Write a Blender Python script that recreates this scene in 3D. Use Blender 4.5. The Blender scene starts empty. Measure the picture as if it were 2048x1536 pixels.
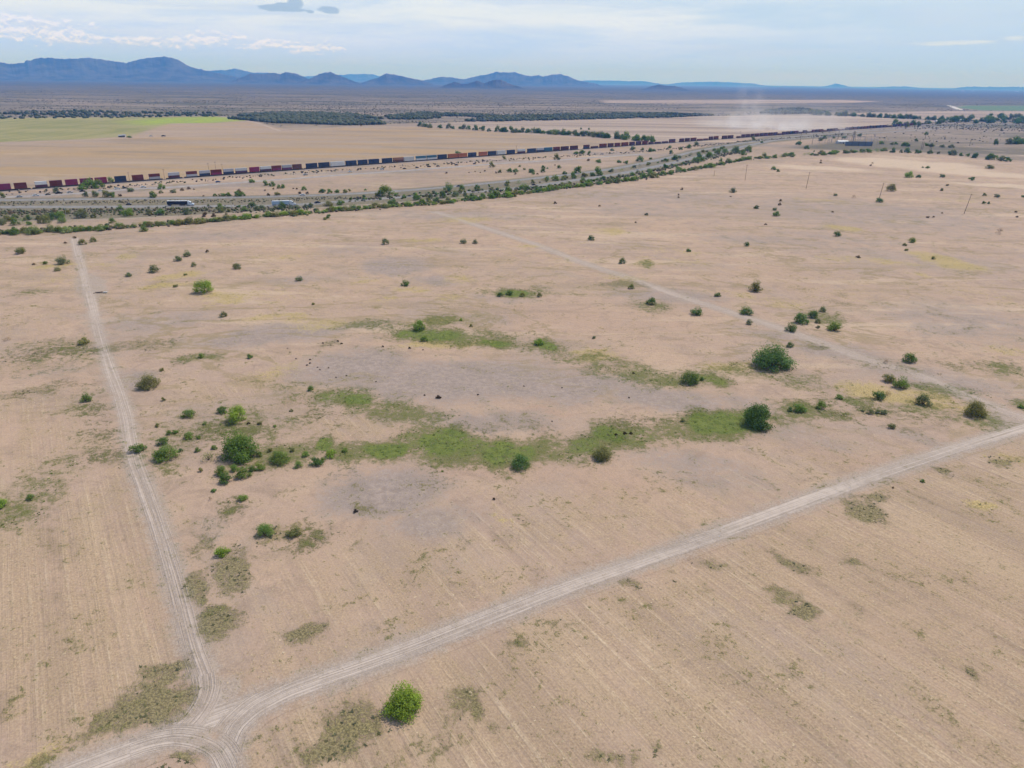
import bpy, bmesh, math, random
import numpy as np
from mathutils import Vector, Matrix
rad = math.radians
random.seed(7); RNG = np.random.default_rng(11)
scene = bpy.context.scene
COL = scene.collection

# ------------------------------------------------------------------ camera
CAM_H, FPX, PITCH, ROLL = 100.0, 1415.0, 23.2, 0.783      # drone height (m), focal length in photo pixels
cam_data = bpy.data.cameras.new("camera"); cam = bpy.data.objects.new("camera", cam_data); COL.objects.link(cam)
cam_data.sensor_width = 36.0; cam_data.lens = FPX / 2048 * 36.0
cam_data.clip_start = 0.5; cam_data.clip_end = 250000.0
CAM_M = Matrix.Rotation(rad(90 - PITCH), 4, 'X') @ Matrix.Rotation(rad(ROLL), 4, 'Z')
cam.matrix_world = Matrix.Translation((0, 0, CAM_H)) @ CAM_M
scene.camera = cam
R3 = np.array(CAM_M.to_3x3())

# ------------------------------------------------------------------ light, exposure
SUN_EL, SUN_AZ = 60.0, 52.0            # azimuth from the view direction (+Y) towards +X
SUN_STRENGTH = 3.3; SKY_STRENGTH = 0.10
scene.view_settings.view_transform = 'Standard'; scene.view_settings.look = 'None'
scene.cycles.use_denoising = True
scene.cycles.volume_bounces = 2; scene.cycles.max_bounces = 6; scene.cycles.diffuse_bounces = 3
scene.view_settings.exposure = 0.0; scene.view_settings.gamma = 1.0
sd = bpy.data.lights.new("sun", 'SUN'); sun = bpy.data.objects.new("sun", sd); COL.objects.link(sun)
sd.energy = SUN_STRENGTH; sd.angle = rad(0.6); sd.color = (1.0, 0.95, 0.88)
sdir = Vector((math.sin(rad(SUN_AZ)) * math.cos(rad(SUN_EL)), math.cos(rad(SUN_AZ)) * math.cos(rad(SUN_EL)), math.sin(rad(SUN_EL))))
sun.rotation_euler = (-sdir).to_track_quat('-Z', 'Y').to_euler(); sun.location = sdir * 3000


class NT:
    """small helper to write shader node trees"""
    def __init__(s, tree): s.t = tree; s.n = tree.nodes; s.l = tree.links
    def new(s, typ, **kw):
        n = s.n.new(typ)
        for k, v in kw.items(): setattr(n, k, v)
        return n
    def put(s, sock, v):
        if v is None: return
        if hasattr(v, 'is_output'): s.l.new(v, sock)
        elif isinstance(v, (tuple, list)) and len(v) == 3 and sock.type == 'RGBA': sock.default_value = (*v, 1)
        else: sock.default_value = v
    def math(s, op, a, b=None, c=None, clamp=False):
        n = s.new('ShaderNodeMath', operation=op, use_clamp=clamp)
        for i, v in enumerate((a, b, c)): s.put(n.inputs[i], v)
        return n.outputs[0]
    def add(s, a, b): return s.math('ADD', a, b)
    def mul(s, a, b, clamp=False): return s.math('MULTIPLY', a, b, clamp=clamp)
    def sub(s, a, b): return s.math('SUBTRACT', a, b)
    def mix(s, f, a, b, mode='MIX'):
        n = s.new('ShaderNodeMix', data_type='RGBA', blend_type=mode); n.clamp_factor = True
        s.put(n.inputs['Factor'], f); s.put(n.inputs[6], a); s.put(n.inputs[7], b)
        return n.outputs[2]
    def step(s, v, lo, hi, smooth=True, a=0.0, b=1.0):
        n = s.new('ShaderNodeMapRange', interpolation_type='SMOOTHSTEP' if smooth else 'LINEAR', clamp=True)
        s.put(n.inputs[0], v)
        for i, x in enumerate((lo, hi, a, b)): s.put(n.inputs[i + 1], x)
        return n.outputs[0]
    def noise(s, vec, scale, detail=3.0, rough=0.55, dist=0.0, out=0, dims='3D'):
        n = s.new('ShaderNodeTexNoise', noise_dimensions=dims)
        if vec is not None: s.l.new(vec, n.inputs['Vector'])
        n.inputs['Scale'].default_value = scale; n.inputs['Detail'].default_value = detail
        n.inputs['Roughness'].default_value = rough; n.inputs['Distortion'].default_value = dist
        return n.outputs[out]
    def mapping(s, vec, scale=(1, 1, 1), rot=(0, 0, 0), loc=(0, 0, 0)):
        n = s.new('ShaderNodeMapping'); s.l.new(vec, n.inputs[0])
        n.inputs['Scale'].default_value = scale; n.inputs['Rotation'].default_value = rot; n.inputs['Location'].default_value = loc
        return n.outputs[0]
    def xyz(s, vec):
        n = s.new('ShaderNodeSeparateXYZ'); s.l.new(vec, n.inputs[0]); return n.outputs
    def combine(s, x, y, z=0.0):
        n = s.new('ShaderNodeCombineXYZ')
        for i, v in enumerate((x, y, z)): s.put(n.inputs[i], v)
        return n.outputs[0]
    def attr(s, name, typ='GEOMETRY'):
        return s.new('ShaderNodeAttribute', attribute_name=name, attribute_type=typ)


def ray(px, py):
    """world direction of a photo pixel (2048 x 1536)"""
    d = np.array([(px - 1024.0) / FPX, (768.0 - py) / FPX, -1.0])
    return R3 @ d

# ------------------------------------------------------------------ sky (world)
world = bpy.data.worlds.new("World"); scene.world = world; world.use_nodes = True
w = NT(world.node_tree); w.n.clear()
wout = w.new('ShaderNodeOutputWorld'); wbg = w.new('ShaderNodeBackground')
sky = w.new('ShaderNodeTexSky', sky_type='NISHITA'); sky.sun_disc = False
sky.sun_elevation = rad(SUN_EL); sky.sun_rotation = rad(SUN_AZ); sky.air_density = 1.0; sky.dust_density = 1.5; sky.ozone_density = 2.0
wdir = w.new('ShaderNodeTexCoord').outputs['Generated']
wx, wy, wz = w.xyz(wdir)
az = w.math('ARCTAN2', wx, wy); el = w.math('ARCSINE', wz)
azel = w.combine(az, el)
base = w.mix(w.step(el, -0.01, 0.085), (0.43, 0.64, 1.35), (0.59, 0.735, 0.97))
base = w.mix(w.step(az, -0.25, 0.45), base, w.mix(0.5, base, (0.50, 0.69, 0.88)))
# thin high veil: long flat streaks, thicker towards the middle and west
veil_n = w.noise(w.mapping(azel, (3.2, 26, 1), loc=(3.1, 0.4, 0)), 1.0, 6, 0.6, 0.6)
veil2 = w.noise(w.mapping(azel, (9, 95, 1), rot=(0, 0, 0.06), loc=(1.3, 2.0, 0)), 1.0, 5, 0.6, 0.4)
veil = w.add(w.mul(veil_n, 0.75), w.mul(veil2, 0.35))
veil = w.mul(w.step(veil, 0.38, 0.66), w.step(el, 0.0, 0.075, a=0.05, b=1.0))
veil = w.mul(veil, w.step(az, 0.52, 0.12, a=0.25, b=1.0))
base = w.mix(veil, base, w.mix(w.step(el, 0.0, 0.08), (0.66, 0.78, 1.25), (0.79, 0.875, 0.98)))
grey_n = w.noise(w.mapping(azel, (5, 60, 1), loc=(7, 1, 0)), 1.0, 4, 0.5, 0.3)
base = w.mix(w.mul(w.step(grey_n, 0.5, 0.75), 0.5), base, (0.57, 0.69, 0.92))
# heaped fair-weather clouds low over the western range
def blob(cx, cy, rx, ry, soft=1.0):
    d = ray(cx, cy); d = d / np.linalg.norm(d)
    a0 = math.atan2(d[0], d[1]); e0 = math.asin(d[2]); rx /= FPX; ry /= FPX
    u = w.mul(w.sub(az, a0), 1 / rx); v = w.mul(w.sub(el, e0), 1 / ry)
    r = w.math('SQRT', w.add(w.mul(u, u), w.mul(v, v)))
    return w.step(r, 1.0 + soft, 0.0, smooth=False)
puff = w.noise(w.mapping(azel, (70, 120, 1), loc=(2, 5, 0)), 1.0, 6, 0.62, 0.3)
heap = None
for b in ((300, 84, 90, 11), (420, 76, 70, 15), (540, 88, 90, 11), (630, 96, 60, 11), (70, 60, 110, 22), (140, 78, 70, 9), (12, 40, 60, 16)):
    m = blob(*b); heap = m if heap is None else w.math('MAXIMUM', heap, m)
hm = w.step(w.add(heap, w.mul(w.sub(puff, 0.5), 1.5)), 0.52, 0.86)
shade = w.noise(w.mapping(azel, (70, 120, 1), loc=(2.01, 5.35, 0)), 1.0, 6, 0.62, 0.3)
hcol = w.mix(w.step(w.sub(puff, shade), -0.12, 0.1), (0.60, 0.72, 1.0), (0.86, 0.91, 1.16))
base = w.mix(w.mul(hm, 0.9), base, hcol)
dark = None
for b in ((548, 15, 24, 5), (572, 14, 22, 6), (590, 7, 12, 10), (568, 19, 36, 3), (658, 20, 17, 5.5), (621, 24, 5, 2)):
    m = blob(*b, soft=0.6); dark = m if dark is None else w.math('MAXIMUM', dark, m)
dm = w.step(w.add(dark, w.mul(w.sub(puff, 0.5), 0.9)), 0.22, 0.48)
base = w.mix(w.mul(dm, 0.85), base, (0.37, 0.51, 0.71))
wisp = None
for b in ((1905, 86, 60, 3), (1870, 89, 30, 2.5), (2030, 76, 18, 4), (1960, 83, 25, 2)):
    m = blob(*b); wisp = m if wisp is None else w.math('MAXIMUM', wisp, m)
base = w.mix(w.mul(w.step(w.add(wisp, w.mul(w.sub(veil2, 0.5), 1.0)), 0.35, 0.9), 0.6), base, (0.80, 0.88, 0.93))
nish = w.mix(1.0, sky.outputs[0], (SKY_STRENGTH * 1.15,) * 3, 'MULTIPLY')
skycol = w.mix(w.step(el, 0.12, 0.42), base, w.mix(0.35, nish, (0.38, 0.53, 0.92)))
w.put(wbg.inputs[0], skycol); wbg.inputs[1].default_value = 1.0
w.l.new(wbg.outputs[0], wout.inputs[0])

# ------------------------------------------------------------------ pixel <-> ground
def at(px, py, z=0.0):
    d = ray(px, py); t = (z - CAM_H) / d[2]
    return np.array([d[0] * t, d[1] * t])
def depth(px, py):
    d = ray(px, py); return -CAM_H / d[2]
def mpp(px, py): return depth(px, py) / FPX      # metres per photo pixel across the view

def tag(o, label=None, cat=None, group=None, kind=None):
    if label: o['label'] = label
    if cat: o['category'] = cat
    if group: o['group'] = group
    if kind: o['kind'] = kind
    return o
def link(name, me, parent=None, mat=None):
    o = bpy.data.objects.new(name, me); COL.objects.link(o)
    if parent is not None: o.parent = parent
    if mat is not None and me is not None and not me.materials: me.materials.append(mat)
    return o
def empty(name, loc, rz=0.0):
    o = bpy.data.objects.new(name, None); COL.objects.link(o); o.location = loc; o.rotation_euler = (0, 0, rz)
    o.empty_display_size = 0.5
    return o
def mesh_from(name, verts, faces, smooth=False):
    """numpy verts (n,3) and an (m,k) face array (all faces of one size)"""
    verts = np.asarray(verts, np.float32); faces = np.asarray(faces, np.int32)
    me = bpy.data.meshes.new(name); k = faces.shape[1]; m = faces.shape[0]
    me.vertices.add(len(verts)); me.vertices.foreach_set('co', verts.ravel())
    me.loops.add(m * k); me.loops.foreach_set('vertex_index', faces.ravel())
    me.polygons.add(m); me.polygons.foreach_set('loop_start', np.arange(0, m * k, k, dtype=np.int32))
    me.polygons.foreach_set('use_smooth', np.full(m, smooth, bool))
    me.update(calc_edges=True); me.validate()
    return me
def set_attr(me, name, arr, typ='FLOAT_COLOR'):
    a = me.attributes.new(name, typ, 'POINT')
    a.data.foreach_set('color' if typ == 'FLOAT_COLOR' else 'value', np.ascontiguousarray(arr, np.float32).ravel())

class MB:
    """collects boxes, bars and tubes; build() links them as one mesh"""
    def __init__(s): s.bm = bmesh.new()
    def box(s, x0, x1, y0, y1, z0, z1, bevel=0.0):
        r = bmesh.ops.create_cube(s.bm, size=1.0, matrix=Matrix.Translation(((x0 + x1) / 2, (y0 + y1) / 2, (z0 + z1) / 2)) @ Matrix.Diagonal((x1 - x0, y1 - y0, z1 - z0, 1)))
        if bevel:
            es = list({e for v in r['verts'] for e in v.link_edges})
            bmesh.ops.bevel(s.bm, geom=es, offset=bevel, segments=2, affect='EDGES')
        return s
    def tube(s, a, b, ra, rb=None, seg=8):
        a = Vector(a); b = Vector(b); d = b - a; rb = ra if rb is None else rb
        M = Matrix.Translation((a + b) / 2) @ d.to_track_quat('Z', 'Y').to_matrix().to_4x4()
        bmesh.ops.create_cone(s.bm, cap_ends=True, segments=seg, radius1=ra, radius2=rb, depth=d.length, matrix=M); return s
    def prism(s, pts, x0, x1):
        """outline (y,z) extruded along x"""
        a = [s.bm.verts.new((x0, p[0], p[1])) for p in pts]; b = [s.bm.verts.new((x1, p[0], p[1])) for p in pts]
        s.bm.faces.new(a); s.bm.faces.new(b[::-1]); n = len(pts)
        for i in range(n): s.bm.faces.new((a[i], b[i], b[(i + 1) % n], a[(i + 1) % n]))
        return s
    def mesh(s, name, smooth=False):
        bmesh.ops.recalc_face_normals(s.bm, faces=s.bm.faces[:])
        me = bpy.data.meshes.new(name); s.bm.to_mesh(me); s.bm.free()
        if smooth:
            for p in me.polygons: p.use_smooth = True
        return me
    def build(s, name, mat, parent=None, smooth=False):
        me = s.mesh(name, smooth); me.materials.append(mat); return link(name, me, parent)

def value_noise(x, y, scale, seed=0, octs=3):
    """tileless value noise in numpy, 0..1"""
    out = np.zeros_like(x, dtype=np.float64); amp = 1.0; tot = 0.0
    for o in range(octs):
        xs = x / scale * 2 ** o + seed * 17.3 + o * 5.1; ys = y / scale * 2 ** o + seed * 9.7 + o * 3.3
        xi = np.floor(xs); yi = np.floor(ys); fx = xs - xi; fy = ys - yi
        fx = fx * fx * (3 - 2 * fx); fy = fy * fy * (3 - 2 * fy)
        h = lambda a, b: np.modf(np.abs(np.sin(a * 127.1 + b * 311.7 + seed * 74.7) * 43758.5453))[0]
        out += amp * ((h(xi, yi) * (1 - fx) + h(xi + 1, yi) * fx) * (1 - fy) + (h(xi, yi + 1) * (1 - fx) + h(xi + 1, yi + 1) * fx) * fy)
        tot += amp; amp *= 0.5
    return out / tot

# ------------------------------------------------------------------ what grows and lies where (photo pixels -> metres)
# (x, y, rx, ry, strength)
GREEN = [(520,860,110,26,.45),(340,900,60,26,.45),(560,905,60,22,.6),(1290,880,90,14,.5),(1560,838,60,8,.6),(1700,808,60,10,.55),(1890,790,60,10,.4),(1830,822,60,8,.5),(110,720,90,16,.4),(160,800,40,40,.35),(760,650,80,8,.45),(1000,675,60,10,.5),(1180,712,40,8,.5),(1380,755,70,12,.5),(470,880,90,30,.4),
 (600,905,55,20,.75),(645,893,30,11,1),(700,906,55,15,.75),(770,902,60,15,1.05),(840,888,55,24,.8),(885,890,60,24,1),(945,897,50,20,.85),
 (1005,906,50,20,1),(1060,912,45,18,.9),(1120,903,50,18,.75),(1170,888,50,18,.85),(1220,868,50,16,.9),(1275,872,45,16,.8),(1325,860,40,17,.75),(1400,848,45,18,1.05),
 (1450,848,45,18,1.15),(1490,845,25,14,1.1),(1360,872,60,9,.7),(680,790,60,11,.85),(722,800,40,11,.95),(765,815,50,13,.75),(820,826,55,11,.75),(885,832,40,8,.5),
 (610,790,60,12,.5),(570,780,40,12,.45),(430,855,90,24,.5),(480,848,50,17,.6),(380,872,60,18,.45),(540,880,55,24,.45),(830,666,60,10,.95),(880,673,55,8,1),
 (935,682,45,6,.8),(990,688,45,6,.95),(1095,693,40,8,.95),(1115,706,40,6,.6),(880,640,50,8,.7),(700,655,40,6,.5),(1150,718,45,8,.5),(1225,735,50,14,.6),
 (1275,755,55,13,.7),(1330,762,55,10,.75),(1425,762,40,7,.85),(1480,738,75,10,.5),(1555,750,80,9,.55),(1620,767,60,8,.45),(1720,802,28,7,.8),(1640,820,70,8,.7),
 (1590,826,40,7,.7),(1855,772,48,6,.7),(1900,826,70,10,.5),(1968,836,42,10,.6),(1640,640,36,14,.5),(1662,642,24,11,.65),(1302,612,38,8,.6),(1032,588,52,7,.95),
 (1995,737,60,9,.6),(1930,782,50,7,.55),(2044,812,18,8,.6),(400,716,50,6,.65),(50,588,40,4,.45),(150,698,52,14,.5),(95,690,50,8,.45),(190,860,38,30,.4),
 (205,905,36,15,.45),(130,945,55,20,.5),(85,985,55,20,.5),(40,1022,50,22,.6),(8,1040,30,16,.6),(630,1072,48,17,.5),(455,1020,28,17,.4),(1285,530,24,8,.55)]
OLIVE = [(388,1173,24,26,.95),(462,1132,42,32,.95),(455,1020,30,18,.5),(560,1062,50,20,.6),(625,1075,45,16,.7),(395,1085,34,22,.45),(437,1245,42,24,1.05),(620,1268,36,12,1),
 (650,1262,18,8,.6),(322,1345,48,14,.9),(310,1400,68,28,1.05),(255,1430,68,24,.95),(180,1460,52,12,.55),(345,1528,55,16,1),(690,1448,50,22,1.05),(660,1505,58,22,.95),
 (745,1472,40,12,.75),(905,1408,40,16,.6),(940,1400,19,16,1),(970,1424,12,9,.9),(900,1446,25,16,.7),(835,1470,18,16,.5),(875,1492,18,10,.4),(940,1480,22,12,.5),
 (995,1460,8,18,.5),(1250,1527,50,12,.8),(1200,1510,28,12,.7),(1310,1527,40,12,.7),(1580,1124,28,11,.8),(1565,1188,28,13,.75),(1606,1222,30,14,1.1),(1425,1140,34,11,.7),
 (1715,1020,32,17,1.05),(1742,1000,34,8,1),(1700,1030,24,7,.8),(1900,955,25,6,.7),(2019,926,27,8,.9),(1957,1350,24,7,.9),(1695,1128,24,6,.5),(1425,1193,18,7,.4),(1250,570,42,5,.7),
 (270,690,58,10,.65),(110,705,78,11,.5),(100,775,58,8,.5),(190,850,28,40,.45),(240,915,24,14,.6),(210,920,30,12,.5),(430,870,80,20,.35),(690,870,40,14,.3),(640,830,40,20,.3),
 (1000,855,80,14,.4),(1080,858,50,12,.35),(1300,845,50,7,.45),(1240,850,40,6,.4),(1190,865,50,10,.3),(1770,826,95,8,.45),(1700,830,60,6,.4),(1660,460,30,2.5,.5),(1680,592,24,4,.45),
 (1690,607,30,3.5,.45),(1250,1170,22,6,.6),(1330,1150,20,5,.4),(1125,1250,40,8,.3),(1900,640,40,10,.2),(1800,735,60,6,.4),(1700,790,40,4,.4),(1240,870,18,4,.6),(1370,830,30,6,.4),
 (1052,1040,14,9,.4),(1040,990,10,12,.35),(720,1010,24,12,.3),(925,1100,20,10,.3),(960,640,20,4,.3),(650,690,22,6,.6),(1790,860,50,6,.4),(1860,850,60,5,.35),(1650,1000,10,6,.4),(1030,1290,25,6,.5),
 (1620,690,18,4,.5),(1860,725,40,5,.35),(1350,1170,26,5,.35),(1100,1330,20,6,.3),(50,1527,40,10,.5),(820,1205,10,20,.25),(720,1095,20,5,.4),(700,960,40,14,.3),(830,960,60,10,.2)]
YELLOW = [(650,650,55,8,.6),(460,600,36,9,.6),(430,593,30,7,.6),(360,550,38,5,.7),(330,570,32,3.5,.8),(520,635,34,5,.55),(585,632,40,5,.5),(590,645,20,4,.5),(1180,704,40,5,.7),
 (1200,715,50,8,.6),(1760,785,60,11,.95),(1810,797,60,7,.9),(1720,785,28,8,.7),(1840,785,50,7,.7),(1930,815,40,6,.6),(1875,520,34,6,.9),(1905,530,38,6,1),(1835,507,28,4,.7),
 (1285,528,28,12,.5),(1690,457,32,3.5,.8),(1840,550,24,3,.5),(1750,520,60,4,.5),(1670,515,40,3,.4),(930,440,45,4,.6),(860,480,40,3,.6),(1220,465,26,6,.6),(560,512,50,3,.4),
 (770,600,30,5,.5),(830,580,26,5,.5),(920,555,30,5,.5),(900,595,30,4,.5),(740,560,30,4,.5),(1965,1010,22,6,.8),(2018,920,34,8,.6),(1740,1480,1,1,0),(880,640,60,8,.5),(690,1450,40,20,.35),
 (1330,1180,1,1,0),(870,688,55,6,.8),(960,690,40,4,.7),(1450,735,40,8,.7),(1500,735,30,6,.6),(560,742,30,12,.45),(600,640,40,6,.35),(540,590,50,18,.25),(560,1060,40,16,.4),(1010,1040,20,6,.4),
 (120,560,50,8,.25),(110,533,40,3,.6),(240,512,20,5,.5),(190,530,30,3,.4),(2010,700,30,8,.4),(1690,595,50,8,.25),(1990,590,60,10,.25),(310,880,60,10,.2),(1430,762,30,5,.5),
 (1620,820,1,1,0),(50,1520,50,14,.5),(1580,610,50,8,.3),(1240,560,40,5,.4),(1370,520,40,6,.3),(1350,500,60,5,.3),(1060,492,30,3,.5),(1120,515,30,3,.4),(1500,590,60,5,.35),(1640,400,40,2,.4),(1900,400,60,2,.3)]
CLAY = [(120,388,170,6,1.1),(400,372,220,5,.9),(700,346,220,4,.9),(1000,322,200,4,.8),(1230,308,160,4,.9),(1450,288,160,3,.8),(1720,430,320,34,.55),(1300,395,260,18,.55),(1850,520,260,20,.5),
 (560,668,190,20,.8),(330,640,130,20,.6),(920,760,240,42,.95),(700,735,110,30,1),(1110,770,190,32,.85),(1340,800,140,24,.8),(1480,810,90,20,.6),(990,845,150,30,.7),(770,985,130,48,.9),(860,1045,110,40,.75),
 (1390,930,160,24,.6),(1900,640,150,44,.6),(1870,760,150,24,.7),(790,532,70,18,.8),(870,560,55,12,.8),(1330,592,120,14,.7),(1660,700,120,18,.7),(1530,480,160,10,.5),(1700,480,140,8,.5),(1300,420,200,16,.5),
 (700,500,80,14,.5),(600,560,80,10,.6),(520,560,60,10,.4),(1800,440,200,14,.45),(1560,670,90,10,.6),(1590,870,160,20,.5),(1830,880,120,16,.5),(270,760,40,22,.8),(240,690,30,30,.5),(900,1130,80,30,.4),(420,1060,40,30,.4),
 (1500,1500,80,50,.3),(1700,1300,180,80,.3),(120,745,90,14,.4),(450,470,300,10,.5),(900,430,200,12,.55),(250,520,60,20,.4),(1000,600,80,12,.5),(960,640,70,14,.5),(1440,960,150,26,.5)]
SAND = [(1640,336,110,5,.7),(1760,322,90,6,1),(1850,334,110,5,1),(1950,346,110,5,.95),(2030,372,60,4,.8),(1900,330,60,5,.8),(1980,370,70,3,.7),(700,350,160,5,.45),(150,365,150,8,.4),(330,365,120,6,.5),
 (1950,272,100,2.2,.9),(1000,304,90,3,.7),(930,300,80,2.5,.6),(1240,284,60,1.5,.4),(1800,315,80,4,.5),(620,345,80,4,.5),(1010,318,120,2.5,.5),(1430,282,80,2.5,.6),(1190,312,60,2,.7),(780,248,30,2,.8),(610,256,60,2.5,.7)]
STRAW = [(130,1130,170,110,.8),(60,1260,120,120,.7),(250,1250,90,60,.6),(900,1200,240,80,.6),(1350,1080,220,70,.6),(1500,1350,380,170,.75),(1850,1200,220,180,.75),(1900,1450,250,100,.7),(1200,1480,300,80,.65),(90,900,90,70,.6),
 (60,820,70,40,.6),(720,860,90,26,.9),(650,860,60,20,.7),(500,770,110,24,.7),(420,790,60,20,.5),(100,540,120,30,.5),(330,590,120,30,.6),(700,590,180,40,.5),(500,520,220,30,.5),(1100,560,180,30,.45),(1650,570,250,40,.5),(550,1150,110,60,.4),
 (560,1330,160,60,.7),(880,1420,160,80,.6),(60,650,80,24,.5),(1750,900,120,30,.3),(1250,1180,160,40,.4),(650,450,200,14,.4),(120,620,60,24,.4),(1000,530,160,20,.45),(1900,580,150,20,.4)]
PINK = [(590,800,50,12,.6),(900,940,260,24,.6),(1200,960,200,40,.55),(1700,920,200,30,.5),(620,1010,80,40,.4),(1100,640,200,40,.5),(1250,650,180,30,.5),(880,700,200,12,.3),(1500,560,200,26,.4),(300,790,80,20,.3),(1100,820,70,8,.7),(1650,745,80,8,.4)]

FAR_POLY = {   # photo-pixel outlines of the distant fields
 'crop':   [(-900,246),(0,236),(430,232.5),(470,236),(500,241),(430,246),(340,247),(290,262),(260,272),(180,278),(0,284),(-900,306)],
 'cropedge': [(270,252),(340,246.5),(430,245.5),(500,241),(545,253),(575,261),(440,267),(262,273)],
 'tan':    [(-900,312),(0,288),(240,277.5),(580,262.5),(700,252.5),(830,252.5),(1010,267),(1150,275),(1310,286),(1100,303),(700,332),(0,382),(-900,446)],
 'pale':   [(700,251),(780,248),(980,243),(1330,234),(1500,231),(1640,228.5),(1780,236.5),(1905,242),(1660,257),(1480,272),(1320,284),(1150,274),(1010,265),(850,253)],
 'strip':  [(1205,200.5),(1500,199.5),(1685,200),(1760,203),(1690,206),(1400,207.5),(1210,206)],
 'east':   [(1690,226.5),(1860,222.5),(2048,222.5),(2600,224),(2600,242),(2048,237),(1910,240),(1780,235)],
 'greenfar': [(1925,211),(2300,212),(2300,224),(1962,221),(1906,215)],
 'lime':   [(255,243),(320,236.5),(430,233),(478,236.5),(480,241),(420,246),(340,247),(290,250)],
 'plough': [(505,1450),(680,1365),(1000,1245),(1340,1118),(1760,968),(2060,872),(2600,760),(2700,1000),(2300,1750),(420,1650)],
 'plough2': [(-400,985),(60,960),(255,945),(330,1120),(390,1330),(330,1450),(-60,1530),(-400,1600)],
 'plough3': [(500,1120),(740,1060),(1000,1000),(1500,940),(1700,900),(1560,1000),(1000,1210),(560,1380),(430,1340)],
 'verge':  [(-400,399),(0,397),(250,394),(500,391.5),(640,388),(680,400),(660,415),(400,429),(250,437),(0,443),(-400,452)],
 'verge2': [(640,389),(800,378),(900,370),(1000,360),(1100,350),(1184,340),(1254,328),(1339,310),(1383,299),(1466,285),(1541,272),(1700,260),(1800,254),(1800,262),(1700,272),(1596,280),(1541,285),(1450,309),(1393,323),(1320,340),(1259,355),(1190,367),(1076,383),(1009,389),(902,399),(807,406),(690,414),(640,416)],
 'eastscrub': [(1560,296),(1700,302),(1800,301),(1960,316),(2048,322),(2500,385),(2500,236),(2048,244),(1905,246),(1790,257),(1760,272)],
 'south':  [(-600,560),(0,486),(400,452),(1000,403),(1500,328),(1800,304),(1960,318),(2048,326),(2700,400),(2700,900),(2300,1700),(-500,1700)],
}

MAIN = [(-60,1625),(60,1576),(167,1536),(233,1511),(322,1478),(388,1449),(466,1421),(543,1394),(660,1355),(815,1301),(970,1239),(1126,1177),(1340,1103),(1573,1017),(1757,949),(1921,895),(2048,856),(2250,797),(2500,730)]
WEST = [(148,476),(156,510),(169,553),(179,593),(191,639),(203,686),(219,736),(237,785),(252,835),(258,878),(269,925),(287,971),(311,1037),(330,1095),(349,1157),(363,1212),(382,1289),(396,1328),(411,1367),(427,1406),(434,1432)]
SPUR = [(408,1350),(412,1376),(402,1408),(375,1444),(330,1474)]
SOUTH = [(470,1650),(456,1585),(454,1536),(455,1499),(472,1456),(512,1419),(575,1386),(640,1362)]
ARC = [(260,1500),(300,1486),(349,1478),(392,1484),(430,1502),(450,1540),(458,1590)]
DIAG = [(2075,842),(2012,826),(1957,801),(1884,771),(1830,746),(1738,721),(1665,694),(1574,661),(1501,638),(1420,612),(1340,586),(1258,556),(1158,523),(1075,490),(992,463),(900,433),(870,424)]
GRAVEL_LINES = [(MAIN, 4.9, 1.0), (WEST, 4.2, 0.85), (SPUR, 2.6, 0.9), (SOUTH, 3.8, 1.0), (ARC, 3.2, 0.8), (DIAG, 6.0, 0.95)]
GRAVEL_SPOTS = [(430,1405,48,40,1.0),(405,1330,30,30,.8),(520,1410,60,24,.9),(400,1450,60,24,.8),(176,575,26,30,.8),(190,630,24,24,.6),(2040,845,60,26,.9),(228,760,30,24,.5),(450,1470,24,30,.8)]
def ell_world(e):
    x, y, rx, ry, s = e; rx *= ELL_GROW[0]; ry *= ELL_GROW[1]
    c = at(x, y); ex = at(x + rx, y); ey0 = at(x, y - ry); ey1 = at(x, y + ry)
    ax = (ex - c); n = np.linalg.norm(ax); ry_m = max(np.linalg.norm(ey0 - ey1) / 2, 0.3)
    u = c / np.linalg.norm(c)                                  # the ellipse's second axis points away from the viewer
    return ((ey0 + ey1) / 2, np.array([u[1], -u[0]]), n, u, ry_m, s)
ELLS = {}
ELL_GROW = (1, 1)
for k, L in dict(gravel=GRAVEL_SPOTS, green=GREEN, olive=OLIVE, yellow=YELLOW, clay=CLAY, sand=SAND, straw=STRAW, pink=PINK).items():
    ELL_GROW = {'green': (1.15, 1.6), 'olive': (1.12, 1.3), 'yellow': (1.1, 1.3)}.get(k, (1, 1))
    ELLS[k] = [ell_world(e) for e in L if e[4] > 0]
POLYS = {k: np.array([at(*p) for p in v]) for k, v in FAR_POLY.items()}

def ell_field(X, Y, L):
    out = np.zeros(X.shape, np.float32)
    amp = 1.6 + 0.010 * np.minimum(np.hypot(X, Y), 1500)          # patches have ragged, wandering outlines
    X0, Y0 = X, Y; k = amp / 2.6
    X = X0 + amp * (value_noise(X0 / k, Y0 / k, 7.0, 31, 3) - 0.5) * 2.6; Y = Y0 + amp * (value_noise(X0 / k, Y0 / k, 7.0, 57, 3) - 0.5) * 2.6
    for c, a, ra, b, rb, s in L:
        R = 1.6 * max(ra, rb)
        idx = np.nonzero((np.abs(X - c[0]) < R) & (np.abs(Y - c[1]) < R))[0]
        if not len(idx): continue
        dx = X[idx] - c[0]; dy = Y[idx] - c[1]
        d = np.sqrt(((dx * a[0] + dy * a[1]) / ra) ** 2 + ((dx * b[0] + dy * b[1]) / rb) ** 2)
        v = s * np.clip(1.55 - d, 0, 1.05)
        out[idx] = np.maximum(out[idx], v)
    return out
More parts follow.
